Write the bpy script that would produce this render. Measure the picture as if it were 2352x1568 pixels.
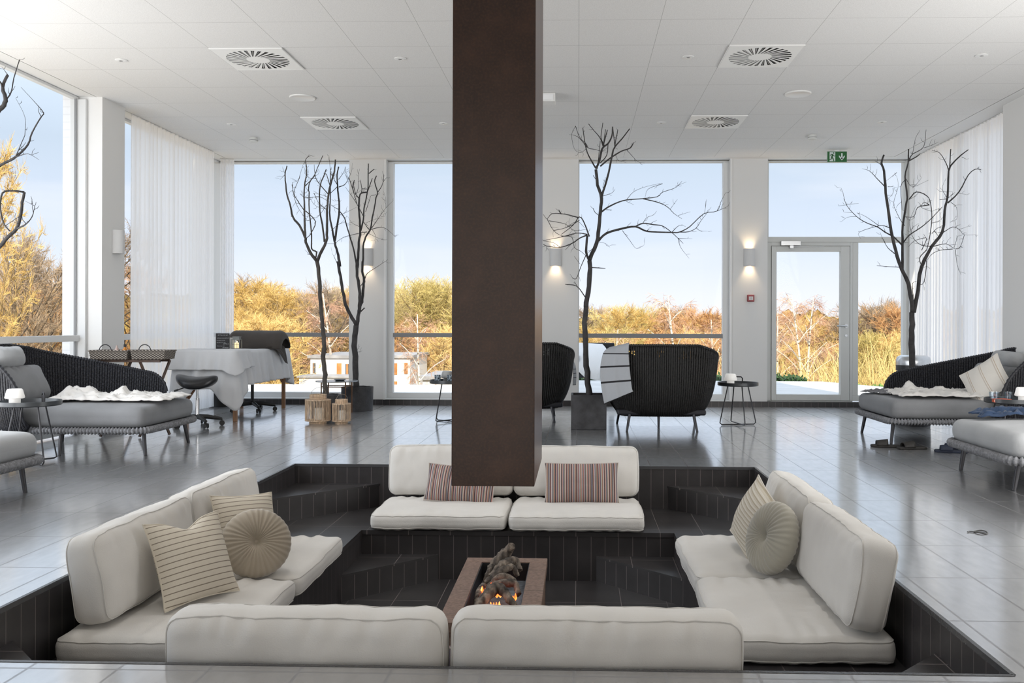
import bpy, bmesh, math, random
from mathutils import Vector, Matrix, noise
R = math.radians
PI = math.pi
SC = bpy.context.scene
COL = SC.collection
for o in list(bpy.data.objects):
    bpy.data.objects.remove(o)

# ---------------------------------------------------------------- camera
F, CX, CY, H = 2060.0, 1267.0, 746.0, 1.09
YAW, ROLL = math.atan(.0294), .003
FW = Vector((-math.sin(YAW), math.cos(YAW), 0))
R0 = Vector((math.cos(YAW), math.sin(YAW), 0))
RT = R0*math.cos(ROLL) + Vector((0, 0, 1))*math.sin(ROLL)
UP = -R0*math.sin(ROLL) + Vector((0, 0, 1))*math.cos(ROLL)
cam = bpy.data.cameras.new('camera')
cam.sensor_fit = 'HORIZONTAL'; cam.sensor_width = 36.0
cam.lens = F/2352*36.0
cam.shift_x = -(CX-1176)/2352
cam.shift_y = -(784-CY)/2352
cam.clip_start = .05; cam.clip_end = 2000
camo = bpy.data.objects.new('camera', cam); COL.objects.link(camo)
mw = Matrix.Identity(4)
for i in range(3):
    mw[i][0] = RT[i]; mw[i][1] = UP[i]; mw[i][2] = -FW[i]
mw[2][3] = H
camo.matrix_world = mw
SC.camera = camo

def ray(px, py):
    return RT*((px-CX)/F) + UP*((CY-py)/F) + FW
def atY(px, py, Y):
    d = ray(px, py); k = Y/d.y
    return Vector((d.x*k, Y, H+d.z*k))
def atZ(px, py, z):
    d = ray(px, py); k = (z-H)/d.z
    return Vector((d.x*k, d.y*k, z))

# ---------------------------------------------------------------- colour management
SC.view_settings.view_transform = 'Standard'
SC.view_settings.look = 'None'
SC.view_settings.exposure = 0.28
SC.view_settings.gamma = 1.0
SC.view_settings.use_curve_mapping = False
SC.cycles.use_denoising = True
SC.cycles.max_bounces = 10
SC.cycles.transparent_max_bounces = 24
SC.cycles.sample_clamp_indirect = 8.0
SC.cycles.caustics_reflective = True
SC.cycles.caustics_refractive = False

# ---------------------------------------------------------------- sky
wd = bpy.data.worlds.new('sky'); SC.world = wd
wd.use_nodes = True
wn = wd.node_tree.nodes; wl = wd.node_tree.links
for n in list(wn): wn.remove(n)
wo = wn.new('ShaderNodeOutputWorld'); wb = wn.new('ShaderNodeBackground')
wt = wn.new('ShaderNodeTexCoord'); ws = wn.new('ShaderNodeSeparateXYZ')
wr = wn.new('ShaderNodeValToRGB')
wl.new(wt.outputs['Generated'], ws.inputs[0]); wl.new(ws.outputs['Z'], wr.inputs[0])
cr = wr.color_ramp
cr.elements[0].position = 0.0; cr.elements[0].color = (.84, .85, .90, 1)
cr.elements[1].position = 1.0; cr.elements[1].color = (1.05, 1.20, 1.42, 1)
for p_, c_ in ((.03, (.80, .83, .90, 1)), (.09, (.66, .74, .88, 1)), (.18, (.55, .65, .78, 1)), (.42, (.98, 1.12, 1.30, 1))):
    e_ = cr.elements.new(p_); e_.color = c_
wm = wn.new('ShaderNodeMapping'); wm.inputs['Scale'].default_value = (1.2, 1.2, 9.0)
wz = wn.new('ShaderNodeTexNoise'); wz.inputs['Scale'].default_value = 2.2; wz.inputs['Detail'].default_value = 5
wc = wn.new('ShaderNodeValToRGB'); wc.color_ramp.elements[0].position = .48; wc.color_ramp.elements[1].position = .72
wx = wn.new('ShaderNodeMix'); wx.data_type = 'RGBA'
wk = wn.new('ShaderNodeMath'); wk.operation = 'MULTIPLY'; wk.inputs[1].default_value = .45
wl.new(wt.outputs['Generated'], wm.inputs[0]); wl.new(wm.outputs[0], wz.inputs['Vector'])
wl.new(wz.outputs[0], wc.inputs[0]); wl.new(wc.outputs[0], wk.inputs[0]); wl.new(wk.outputs[0], wx.inputs[0])
wl.new(wr.outputs[0], wx.inputs[6]); wx.inputs[7].default_value = (.82, .84, .90, 1)
wl.new(wx.outputs[2], wb.inputs[0]); wb.inputs[1].default_value = 1.0
wl.new(wb.outputs[0], wo.inputs[0])

# ---------------------------------------------------------------- sun and unseen area lights added as room fill
def light(name, kind, loc, energy, color, aim=None, **kw):
    l = bpy.data.lights.new(name, kind); l.energy = energy; l.color = color
    for k, v in kw.items(): setattr(l, k, v)
    o = bpy.data.objects.new(name, l); COL.objects.link(o); o.location = loc
    if aim is not None:
        o.rotation_euler = Vector(aim).to_track_quat('-Z', 'Y').to_euler()
    return o
light('sun', 'SUN', (0, -20, 30), 4.9, (1.0, .88, .70), (-.14, .82, -.54), angle=R(1.0))
light('fill_rear', 'AREA', (-.4, -3.8, 1.75), 62, (1.0, .94, .87), (0, 1, -.12), shape='RECTANGLE', size=8.6, size_y=3.0)  # added fill in front of the solid rear wall, no window there
light('fill_left', 'AREA', (-4.8, 5.5, 1.5), 98, (.985, .99, 1.0), (1, .75, .30), shape='RECTANGLE', size=3.4, size_y=2.8)  # added fill inside the left windows, boosts what they let in
light('fill_right', 'AREA', (4.4, 5.8, 1.5), 130, (1.0, .985, .965), (-1, .75, .30), shape='RECTANGLE', size=4.4, size_y=2.8)  # added fill in front of the solid right wall

for yy in (5.08, 2.66):      # unseen spots added to fill the pit from above, without fixtures
    for xx in (-3.88, -1.5, .91, 3.32):
        light('pit_fill_spot', 'SPOT', (xx, yy, 3.31), 42, (1.0, .96, .91), (0, 0, -1), spot_size=R(140), spot_blend=1.0, shadow_soft_size=.12)
# ================================================================ helpers
class MB:
    def __init__(s): s.v = []; s.f = []
    def add(s, vs, fs):
        n = len(s.v); s.v += [tuple(v) for v in vs]; s.f += [tuple(i+n for i in f) for f in fs]; return s
    def box(s, x0, x1, y0, y1, z0, z1, M=None):
        vs = [Vector((x, y, z)) for z in (z0, z1) for y in (y0, y1) for x in (x0, x1)]
        if M: vs = [M @ v for v in vs]
        return s.add(vs, [(0, 2, 3, 1), (4, 5, 7, 6), (0, 1, 5, 4), (2, 6, 7, 3), (0, 4, 6, 2), (1, 3, 7, 5)])
    def prism(s, pts, z0, z1):
        n = len(pts)
        vs = [(x, y, z0) for x, y in pts] + [(x, y, z1) for x, y in pts]
        fs = [tuple(range(n-1, -1, -1)), tuple(range(n, 2*n))]
        fs += [(i, (i+1) % n, n+(i+1) % n, n+i) for i in range(n)]
        return s.add(vs, fs)
    def tube(s, pts, r, seg=8, cap=True, closed=False):
        pts = [Vector(p) for p in pts]; n = len(pts)
        rs = list(r) if isinstance(r, (list, tuple)) else [r]*n
        vs = []; fs = []; ref = None
        for i, p in enumerate(pts):
            if closed: t = pts[(i+1) % n]-pts[i-1]
            else: t = pts[min(i+1, n-1)]-pts[max(i-1, 0)]
            if t.length < 1e-9: t = Vector((0, 0, 1))
            t.normalize()
            if ref is None: ref = t.orthogonal().normalized()
            ref = ref-t*ref.dot(t)
            if ref.length < 1e-6: ref = t.orthogonal()
            ref.normalize(); b = t.cross(ref)
            for k in range(seg):
                a = 2*PI*k/seg
                vs.append(p+(ref*math.cos(a)+b*math.sin(a))*rs[i])
        m = n if closed else n-1
        for i in range(m):
            for k in range(seg):
                a = i*seg+k; b_ = i*seg+(k+1) % seg; j = ((i+1) % n)*seg
                fs.append((a, b_, j+(k+1) % seg, j+k))
        if cap and not closed:
            fs.append(tuple(range(seg-1, -1, -1))); fs.append(tuple((n-1)*seg+k for k in range(seg)))
        return s.add(vs, fs)
    def lathe(s, prof, c=(0, 0, 0), seg=24, sx=1, sy=1):
        vs = []; fs = []
        for r, z in prof:
            for k in range(seg):
                a = 2*PI*k/seg
                vs.append((c[0]+r*math.cos(a)*sx, c[1]+r*math.sin(a)*sy, c[2]+z))
        n = len(prof)
        for i in range(n-1):
            for k in range(seg):
                fs.append((i*seg+k, i*seg+(k+1) % seg, (i+1)*seg+(k+1) % seg, (i+1)*seg+k))
        if prof[0][0] > 1e-5: fs.append(tuple(range(seg-1, -1, -1)))
        if prof[-1][0] > 1e-5: fs.append(tuple((n-1)*seg+k for k in range(seg)))
        return s.add(vs, fs)
    def grid(s, fn, nu, nv, cu=False):
        vs = []; fs = []
        mu = nu if cu else nu+1
        for j in range(nv+1):
            for i in range(mu):
                vs.append(fn(i/nu, j/nv))
        for j in range(nv):
            for i in range(nu):
                i2 = (i+1) % mu if cu else i+1
                fs.append((j*mu+i, j*mu+i2, (j+1)*mu+i2, (j+1)*mu+i))
        return s.add(vs, fs)
    def build(s, name, mat, parent=None, smooth=False, bevel=0, solid=0, local=False, sharp=40, sub=0, off=0, bseg=2):
        vs = s.v
        if parent is not None and not local:
            r = parent
            while r.parent is not None: r = r.parent
            inv = r.matrix_basis.inverted()
            vs = [inv @ Vector(v) for v in vs]
        me = bpy.data.meshes.new(name)
        me.from_pydata([tuple(v) for v in vs], [], s.f)
        me.validate(); me.update()
        bm = bmesh.new(); bm.from_mesh(me)
        bmesh.ops.recalc_face_normals(bm, faces=bm.faces[:])
        bm.to_mesh(me); bm.free()
        o = bpy.data.objects.new(name, me); COL.objects.link(o)
        if mat: me.materials.append(mat)
        if parent is not None: o.parent = parent
        if smooth:
            me.polygons.foreach_set('use_smooth', [True]*len(me.polygons))
            if sharp: me.set_sharp_from_angle(angle=R(sharp))
        if solid:
            m = o.modifiers.new('solid', 'SOLIDIFY'); m.thickness = solid; m.offset = off
        if bevel:
            m = o.modifiers.new('bevel', 'BEVEL'); m.width = bevel; m.segments = bseg; m.limit_method = 'ANGLE'; m.angle_limit = R(40)
            m.harden_normals = False
        if sub:
            m = o.modifiers.new('sub', 'SUBSURF'); m.levels = sub; m.render_levels = sub
        return o

def tag(o, label, cat, group=None):
    o['label'] = label; o['category'] = cat
    if group: o['group'] = group
    return o
def thing(name, label, cat, loc=(0, 0, 0), rz=0, group=None):
    o = bpy.data.objects.new(name, None); COL.objects.link(o)
    o.empty_display_size = .1
    o.matrix_basis = Matrix.Translation(loc) @ Matrix.Rotation(rz, 4, 'Z')
    return tag(o, label, cat, group)
def struct(o):
    o['kind'] = 'structure'; return o
def dup(root, loc, rz=0, label=None, group=None, scale=1.0):
    r = root.copy(); COL.objects.link(r)
    sc = (scale,)*3 if isinstance(scale, (int, float)) else scale
    r.matrix_basis = Matrix.Translation(loc) @ Matrix.Rotation(rz, 4, 'Z') @ Matrix.Diagonal((*sc, 1))
    if label: r['label'] = label
    if group: r['group'] = group
    for ch in list(root.children):
        c = ch.copy(); COL.objects.link(c); c.parent = r
        for g in ch.children:
            d = g.copy(); COL.objects.link(d); d.parent = c
    return r
def MX(c, x, z):
    """frame at c with local X along x and local Z along z"""
    z = Vector(z).normalized(); x = Vector(x); x = (x-z*x.dot(z)).normalized(); y = z.cross(x)
    m = Matrix.Identity(4)
    for i in range(3):
        m[i][0] = x[i]; m[i][1] = y[i]; m[i][2] = z[i]; m[i][3] = c[i]
    return m
def lerp(a, b, t): return a+(b-a)*t
def interp(tab, t):
    for (t0, v0), (t1, v1) in zip(tab, tab[1:]):
        if t <= t1: return lerp(v0, v1, (t-t0)/(t1-t0) if t1 > t0 else 0)
    return tab[-1][1]
def catmull(pts, n):
    P = [Vector(p) for p in pts]; out = []
    P = [P[0]*2-P[1]]+P+[P[-1]*2-P[-2]]
    for i in range(1, len(P)-2):
        for k in range(n):
            t = k/n; a, b, c, d = P[i-1], P[i], P[i+1], P[i+2]
            out.append(.5*((2*b)+(c-a)*t+(2*a-5*b+4*c-d)*t*t+(3*b-a-3*c+d)*t**3))
    out.append(P[-2].copy()); return out
def nz(x, y, z=0): return noise.noise(Vector((x, y, z)))
def fbm(x, y, z=0, o=3): return noise.fractal(Vector((x, y, z)), 1.0, 2.0, o)

# ---------------------------------------------------------------- materials
def lin(r, g, b):
    f = lambda c: (c/255/12.92) if c/255 <= .04045 else ((c/255+.055)/1.055)**2.4
    return (f(r), f(g), f(b), 1)
def newmat(name):
    m = bpy.data.materials.new(name); m.use_nodes = True
    nt = m.node_tree
    return m, nt, nt.nodes['Principled BSDF'], nt.nodes['Material Output']
def mat(name, col, rough=.6, metal=0, var=0, vscale=20, bump=0, bscale=80, spec=.5, emit=None, estr=0, alpha=1, sheen=0, stretch=None, col2=None, coord='Object'):
    m, nt, b, out = newmat(name)
    N, L = nt.nodes, nt.links
    c = col if len(col) == 4 else (*col, 1)
    b.inputs['Base Color'].default_value = c
    b.inputs['Roughness'].default_value = rough; b.inputs['Metallic'].default_value = metal
    b.inputs['Specular IOR Level'].default_value = spec
    if sheen: b.inputs['Sheen Weight'].default_value = sheen
    if emit: b.inputs['Emission Color'].default_value = (*emit[:3], 1); b.inputs['Emission Strength'].default_value = estr
    if var or bump or col2:
        tc = N.new('ShaderNodeTexCoord'); mp = N.new('ShaderNodeMapping')
        L.new(tc.outputs[coord], mp.inputs[0])
        if stretch: mp.inputs['Scale'].default_value = stretch
    if var or col2:
        t = N.new('ShaderNodeTexNoise'); t.inputs['Scale'].default_value = vscale; t.inputs['Detail'].default_value = 5
        L.new(mp.outputs[0], t.inputs['Vector'])
        rp = N.new('ShaderNodeValToRGB'); rp.color_ramp.elements[0].position = .32; rp.color_ramp.elements[1].position = .68
        if col2:
            rp.color_ramp.elements[0].color = c; rp.color_ramp.elements[1].color = (*col2[:3], 1)
        else:
            rp.color_ramp.elements[0].color = tuple(x*(1-var) for x in c[:3])+(1,)
            rp.color_ramp.elements[1].color = tuple(min(1, x*(1+var)) for x in c[:3])+(1,)
        L.new(t.outputs[0], rp.inputs[0]); L.new(rp.outputs[0], b.inputs['Base Color'])
    if bump:
        t2 = N.new('ShaderNodeTexNoise'); t2.inputs['Scale'].default_value = bscale; t2.inputs['Detail'].default_value = 3
        L.new(mp.outputs[0], t2.inputs['Vector'])
        bp = N.new('ShaderNodeBump'); bp.inputs['Strength'].default_value = bump; bp.inputs['Distance'].default_value = .01
        L.new(t2.outputs[0], bp.inputs['Height']); L.new(bp.outputs[0], b.inputs['Normal'])
    return m
def mathn(nt, op, a, b=None, c=None):
    n = nt.nodes.new('ShaderNodeMath'); n.operation = op
    for i, x in enumerate((a, b, c)):
        if x is None: continue
        if isinstance(x, (int, float)): n.inputs[i].default_value = x
        else: nt.links.new(x, n.inputs[i])
    return n.outputs[0]
def linemask(nt, sock, sp, off, w):
    a = mathn(nt, 'SUBTRACT', sock, off); a = mathn(nt, 'DIVIDE', a, sp); a = mathn(nt, 'ADD', a, .5)
    a = mathn(nt, 'FRACT', a); a = mathn(nt, 'SUBTRACT', a, .5); a = mathn(nt, 'ABSOLUTE', a)
    return mathn(nt, 'LESS_THAN', a, w/sp/2)
def mixc(nt, fac, a, b):
    n = nt.nodes.new('ShaderNodeMix'); n.data_type = 'RGBA'
    nt.links.new(fac, n.inputs[0])
    for i, x in ((6, a), (7, b)):
        if isinstance(x, tuple): n.inputs[i].default_value = x if len(x) == 4 else (*x, 1)
        else: nt.links.new(x, n.inputs[i])
    return n.outputs[2]
def noisen(nt, vec, scale, detail=4, stretch=None):
    if stretch:
        mp = nt.nodes.new('ShaderNodeMapping'); mp.inputs['Scale'].default_value = stretch
        nt.links.new(vec, mp.inputs[0]); vec = mp.outputs[0]
    t = nt.nodes.new('ShaderNodeTexNoise'); t.inputs['Scale'].default_value = scale; t.inputs['Detail'].default_value = detail
    nt.links.new(vec, t.inputs['Vector']); return t.outputs[0]
def ramp(nt, sock, stops):
    r = nt.nodes.new('ShaderNodeValToRGB'); nt.links.new(sock, r.inputs[0])
    e = r.color_ramp.elements
    while len(e) < len(stops): e.new(.5)
    for el, (p, c) in zip(e, stops):
        el.position = p; el.color = c if len(c) == 4 else (*c, 1)
    return r.outputs[0]
def coords(nt, kind='Object'):
    tc = nt.nodes.new('ShaderNodeTexCoord'); sp = nt.nodes.new('ShaderNodeSeparateXYZ')
    nt.links.new(tc.outputs[kind], sp.inputs[0])
    return tc.outputs[kind], sp.outputs[0], sp.outputs[1], sp.outputs[2]
def bumpn(nt, b, h, strength=.3, dist=.01):
    bp = nt.nodes.new('ShaderNodeBump'); bp.inputs['Strength'].default_value = strength; bp.inputs['Distance'].default_value = dist
    nt.links.new(h, bp.inputs['Height']); nt.links.new(bp.outputs[0], b.inputs['Normal'])

def tile_mat(name, sx, ox, sy, oy, base, grout, rough, w=.004, ior=1.5, gloss=0):
    m, nt, b, out = newmat(name)
    v, x, y, z = coords(nt)
    ms = []
    if sx: ms.append(linemask(nt, x, sx, ox, w))
    if sy: ms.append(linemask(nt, y, sy, oy, w))
    mk = ms[0] if len(ms) == 1 else mathn(nt, 'MAXIMUM', ms[0], ms[1])
    n1 = noisen(nt, v, 5, 6)
    base_c = ramp(nt, n1, [(.3, tuple(c*.8 for c in base)), (.7, tuple(c*1.25 for c in base))])
    col = mixc(nt, mk, base_c, grout)
    nt.links.new(col, b.inputs['Base Color'])
    rg = rough
    b.inputs['Roughness'].default_value = rough
    b.inputs['IOR'].default_value = ior
    n3 = noisen(nt, v, 9, 5)
    h = mathn(nt, 'SUBTRACT', mathn(nt, 'MULTIPLY', n3, .06), mk)
    bumpn(nt, b, h, .10, .004)
    if gloss:   # polished face: mirror share rises towards grazing view
        g = nt.nodes.new('ShaderNodeBsdfGlossy'); g.inputs['Color'].default_value = (.95, .95, .95, 1)
        g.inputs['Roughness'].default_value = rough
        lw = nt.nodes.new('ShaderNodeLayerWeight'); lw.inputs['Blend'].default_value = .5
        f = mathn(nt, 'MULTIPLY', mathn(nt, 'POWER', lw.outputs['Facing'], 1.3), gloss)
        f = mathn(nt, 'MULTIPLY', f, mathn(nt, 'SUBTRACT', 1.0, mathn(nt, 'MULTIPLY', mk, .8)))
        f = mathn(nt, 'MULTIPLY', f, mathn(nt, 'ADD', .80, mathn(nt, 'MULTIPLY', noisen(nt, v, 14, 6, (1.6, .5, 1)), .42)))
        g2 = nt.nodes.new('ShaderNodeBsdfGlossy'); g2.inputs['Color'].default_value = (.95, .95, .95, 1); g2.inputs['Roughness'].default_value = .42
        gm = nt.nodes.new('ShaderNodeMixShader'); gm.inputs[0].default_value = .30
        nt.links.new(g.outputs[0], gm.inputs[1]); nt.links.new(g2.outputs[0], gm.inputs[2]); g = gm
        mx = nt.nodes.new('ShaderNodeMixShader')
        nt.links.new(f, mx.inputs[0]); nt.links.new(b.outputs[0], mx.inputs[1]); nt.links.new(g.outputs[0], mx.inputs[2]); nt.links.new(mx.outputs[0], out.inputs[0])
    return m
M = {}
M['floor'] = tile_mat('floor_tile', .2875, -.01, .575, 3.361, (.070, .071, .075), (.22, .22, .225), .125, .010, 1.5, gloss=.95)
M['pitfloor'] = tile_mat('pit_floor_tile', .2875, -.01, .575, 3.361, (.040, .0375, .0385), (.19, .165, .16), .30, .0045, 1.5)
M['tileX'] = tile_mat('pit_tile_x', .0945, .0, None, 0, (.034, .031, .032), (.19, .16, .155), .36, .0028)
M['tileY'] = tile_mat('pit_tile_y', None, 0, .0945, .0, (.034, .031, .032), (.19, .16, .155), .36, .0028)
M['tileD'] = tile_mat('pit_tile_diag', .0668, .0, None, 0, (.036, .033, .034), (.19, .16, .155), .36, .0022)
M['edge'] = mat('tile_edge', (.06, .06, .063), .25, bump=.1, bscale=40)
# ceiling: 600 mm mineral boards
m, nt, b, out = newmat('ceiling_board')
v, x, y, z = coords(nt)
mk = mathn(nt, 'MAXIMUM', linemask(nt, x, .6, 0, .0035), linemask(nt, y, .6, 11.98, .0035))
n1 = noisen(nt, v, 160, 2)
bc = ramp(nt, n1, [(.35, (.77, .765, .755)), (.65, (.88, .876, .866))])
nt.links.new(mixc(nt, mk, bc, (.48, .475, .46)), b.inputs['Base Color'])
b.inputs['Roughness'].default_value = .9; b.inputs['Specular IOR Level'].default_value = .2
bumpn(nt, b, n1, .15, .003)
M['ceiling'] = m
M['plaster'] = mat('white_plaster', (.80, .80, .79), .75, bump=.06, bscale=120)
M['wall'] = mat('grey_white_wall', (.74, .74, .73), .75, bump=.06, bscale=140)
M['frame'] = mat('window_frame_paint', (.72, .73, .73), .45)
M['rail'] = mat('grey_rail_paint', (.24, .245, .25), .45)
M['doorframe'] = mat('door_frame_paint', (.60, .61, .59), .45)
M['white'] = mat('white_enamel', (.82, .82, .81), .4)
M['seal'] = mat('black_rubber_seal', (.03, .03, .03), .6)
M['brickw'] = None
m, nt, b, out = newmat('white_painted_brick')
v, x, y, z = coords(nt)
mk = linemask(nt, z, .075, 0, .012)
nt.links.new(mixc(nt, mk, (.82, .83, .85), (.76, .77, .79)), b.inputs['Base Color'])
bumpn(nt, b, mathn(nt, 'SUBTRACT', 1.0, mk), .12, .004); b.inputs['Roughness'].default_value = .8
M['brickw'] = m
# glass: thin pane
def glass(name, refl=.05, tint=(1, 1, 1)):
    m, nt, b, out = newmat(name)
    nt.nodes.remove(b)
    t = nt.nodes.new('ShaderNodeBsdfTransparent'); t.inputs[0].default_value = (*tint, 1)
    g = nt.nodes.new('ShaderNodeBsdfGlossy'); g.inputs['Roughness'].default_value = .02
    mx = nt.nodes.new('ShaderNodeMixShader'); mx.inputs[0].default_value = refl
    nt.links.new(t.outputs[0], mx.inputs[1]); nt.links.new(g.outputs[0], mx.inputs[2]); nt.links.new(mx.outputs[0], out.inputs[0])
    return m
M['glass'] = glass('window_glass', .005, (.985, .99, .99))
M['tumbler'] = glass('drinking_glass', .16, (.86, .90, .93))
def curtain_mat():
    m, nt, b, out = newmat('sheer_curtain')
    nt.nodes.remove(b)
    d = nt.nodes.new('ShaderNodeBsdfDiffuse'); d.inputs[0].default_value = (.88, .88, .88, 1)
    t = nt.nodes.new('ShaderNodeBsdfTranslucent'); t.inputs[0].default_value = (.97, .97, .98, 1)
    p = nt.nodes.new('ShaderNodeBsdfTransparent')
    m1 = nt.nodes.new('ShaderNodeMixShader'); m1.inputs[0].default_value = .72
    m2 = nt.nodes.new('ShaderNodeMixShader'); m2.inputs[0].default_value = .16
    nt.links.new(d.outputs[0], m1.inputs[1]); nt.links.new(t.outputs[0], m1.inputs[2])
    nt.links.new(m1.outputs[0], m2.inputs[1]); nt.links.new(p.outputs[0], m2.inputs[2]); nt.links.new(m2.outputs[0], out.inputs[0])
    return m
M['curtain'] = curtain_mat()
# ================================================================ room shell
XL, XR, YB, YF, ZC = -5.0, 4.55, 12.25, -4.0, 3.326
PX0, PX1, PY0, PY1 = -2.206, 1.36, 2.845, 6.94          # pit opening
BX0, BX1, BY0, BY1 = -1.486, .66, 3.56, 6.14             # inner pit
ZB, ZP, ZS1, ZS2 = -.325, -.66, -.15, -.49
fl = MB()
for a in ((XL-.15, XR+.2, YF, PY0), (XL-.15, XR+.2, PY1, YB+.1), (XL-.15, PX0, PY0, PY1), (PX1, XR+.2, PY0, PY1)):
    x0, x1, y0, y1 = a
    fl.add([(x0, y0, 0), (x1, y0, 0), (x1, y1, 0), (x0, y1, 0)], [(0, 1, 2, 3)])
struct(fl.build('floor', M['floor']))
e = MB(); t_ = .012
e.box(PX0-.004, PX1+.004, PY1-.004, PY1+t_, -.02, .0015); e.box(PX0-.004, PX1+.004, PY0-t_, PY0+.004, -.02, .0015)
e.box(PX0-t_, PX0+.004, PY0, PY1, -.02, .0015); e.box(PX1-.004, PX1+t_, PY0, PY1, -.02, .0015)
struct(e.build('trim_pit_edge', M['edge']))
def wallX(name, x0, x1, y, z0, z1, side):
    return struct(MB().box(x0, x1, y, y+.05*side, z0, z1).build(name, M['tileX']))
def wallY(name, y0, y1, x, z0, z1, side):
    return struct(MB().box(x, x+.05*side, y0, y1, z0, z1).build(name, M['tileY']))
wallX('wall_pit_back', PX0, PX1, PY1, ZP, -.001, 1); wallX('wall_pit_front', PX0, PX1, PY0, ZP, -.001, -1)
wallY('wall_pit_left', PY0, PY1, PX0, ZP, -.001, -1); wallY('wall_pit_right', PY0, PY1, PX1, ZP, -.001, 1)
# bench tops (as one ring) and risers
bt = MB()
for x0, x1, y0, y1 in ((PX0, PX1, PY0, BY0), (PX0, PX1, BY1, PY1), (PX0, BX0, BY0, BY1), (BX1, PX1, BY0, BY1)):
    bt.box(x0, x1, y0, y1, ZB-.03, ZB)
bt.box(BX0-.001, BX1+.001, BY1-.008, BY1, ZB-.03, ZB)
struct(bt.build('floor_pit_bench', M['pitfloor']))
wallX('wall_bench_back', BX0, BX1, BY1, ZP, ZB-.03, 1); wallX('wall_bench_front', BX0, BX1, BY0, ZP, ZB-.03, -1)
wallY('wall_bench_left', BY0, BY1, BX0, ZP, ZB-.03, -1); wallY('wall_bench_right', BY0, BY1, BX1, ZP, ZB-.03, 1)
struct(MB().add([(BX0, BY0, ZP), (BX1, BY0, ZP), (BX1, BY1, ZP), (BX0, BY1, ZP)], [(0, 1, 2, 3)]).build('floor_pit', M['pitfloor']))
# triangular corner steps: tread and riser
def corner_step(name, cx, cy, dx, dy, L, z0, z1, label):
    t = struct(thing(name, label, 'step', (cx, cy, z0)))
    MB().prism([(cx, cy), (cx+dx*L, cy), (cx, cy+dy*L)] if dx*dy > 0 else [(cx, cy), (cx, cy+dy*L), (cx+dx*L, cy)], z1-.014, z1).build('tread', M['pitfloor'], t)
    a, b_ = Vector((cx+dx*L, cy, 0)), Vector((cx, cy+dy*L, 0))
    d = (b_-a).normalized(); n_ = Vector((-d.y, d.x, 0))
    if n_.dot(Vector((dx, dy, 0))) > 0: n_ = -n_
    q = [a, b_, b_+n_*.02, a+n_*.02]
    MB().prism([(p.x, p.y) for p in q], z0, z1-.014).build('riser', M['tileD'], t)
    return t
for nm, cx, cy, dx, dy in (('back left', PX0, PY1, 1, -1), ('back right', PX1, PY1, -1, -1), ('front left', PX0, PY0, 1, 1), ('front right', PX1, PY0, -1, 1)):
    corner_step('pit_corner_step', cx, cy, dx, dy, .67 if 'back' in nm else .60, ZB, ZS1, 'upper triangular dark tiled step in the %s corner of the pit' % nm)
for nm, cx, cy, dx, dy in (('back left', BX0, BY1, 1, -1), ('back right', BX1, BY1, -1, -1)):
    corner_step('pit_corner_step', cx, cy, dx, dy, .53, ZP, ZS2, 'lower triangular dark tiled step in the %s corner by the fire box' % nm)

# ceiling, roof, outer walls
struct(MB().box(-4.755, 4.17, YF, 11.98, ZC, ZC+.03).build('ceiling', M['ceiling']))
cb = MB()
cb.box(XL-.02, -4.765, YF, YB+.05, ZC, ZC+.03); cb.box(4.18, XR+.05, YF, YB+.05, ZC, ZC+.03); cb.box(-4.765, 4.18, 11.99, YB+.05, ZC, ZC+.03)
struct(cb.build('ceiling_border', M['plaster']))
struct(MB().box(XL-.14, XR+.35, YF-.5, YB+.35, ZC+.04, ZC+.5).build('roof', M['plaster']))
struct(MB().box(XL-.3, XR+.3, YF-.2, YF, 0, ZC).build('wall_front', M['plaster']))
# right wall: column, solid wall, window strip behind the curtain
wr_ = MB(); wr_.box(XR, XR+.3, YF, 9.25, 0, ZC+.03); wr_.box(4.30, XR, 8.72, 9.22, 0, ZC)
struct(wr_.build('wall_right', M['plaster']))
wlw = MB(); wlw.box(XL-.3, XL+.02, YF, -2.5, 0, ZC); wlw.box(-4.95, -4.70, 8.72, 9.16, 0, ZC); wlw.box(-5.09, -4.96, 8.74, 9.18, -.4, ZC+.04)
struct(wlw.build('wall_left', M['plaster']))
struct(MB().box(-5.085, -4.965, 8.70, 8.745, -.4, ZC+.04).build('wall_left_outer', M['brickw']))
# back wall piers and corner post
pier = MB()
for x0, x1 in ((-3.112, -2.625), (-.521, .002), (2.06, 2.537)):
    pier.box(x0, x1, 12.10, 12.42, 0, ZC)
pier.box(4.43, XR+.3, 12.12, 12.45, 0, ZC+.03)
pier.box(-5.3, -4.98, 12.2, 12.5, 0, ZC+.03)
struct(pier.build('wall_back', M['wall']))
sk = MB(); sk.box(-4.98, 2.55, 12.085, 12.10, 0, .072); sk.box(2.55, 4.43, 12.085, 12.2, 0, .066)
struct(sk.build('baseboard_back', M['tileX']))
sk = MB(); sk.box(-4.69, -4.68, 8.72, 9.16, 0, .07); sk.box(4.29, 4.30, 8.72, 9.22, 0, .07)
struct(sk.build('baseboard_left', M['tileY']))

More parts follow.
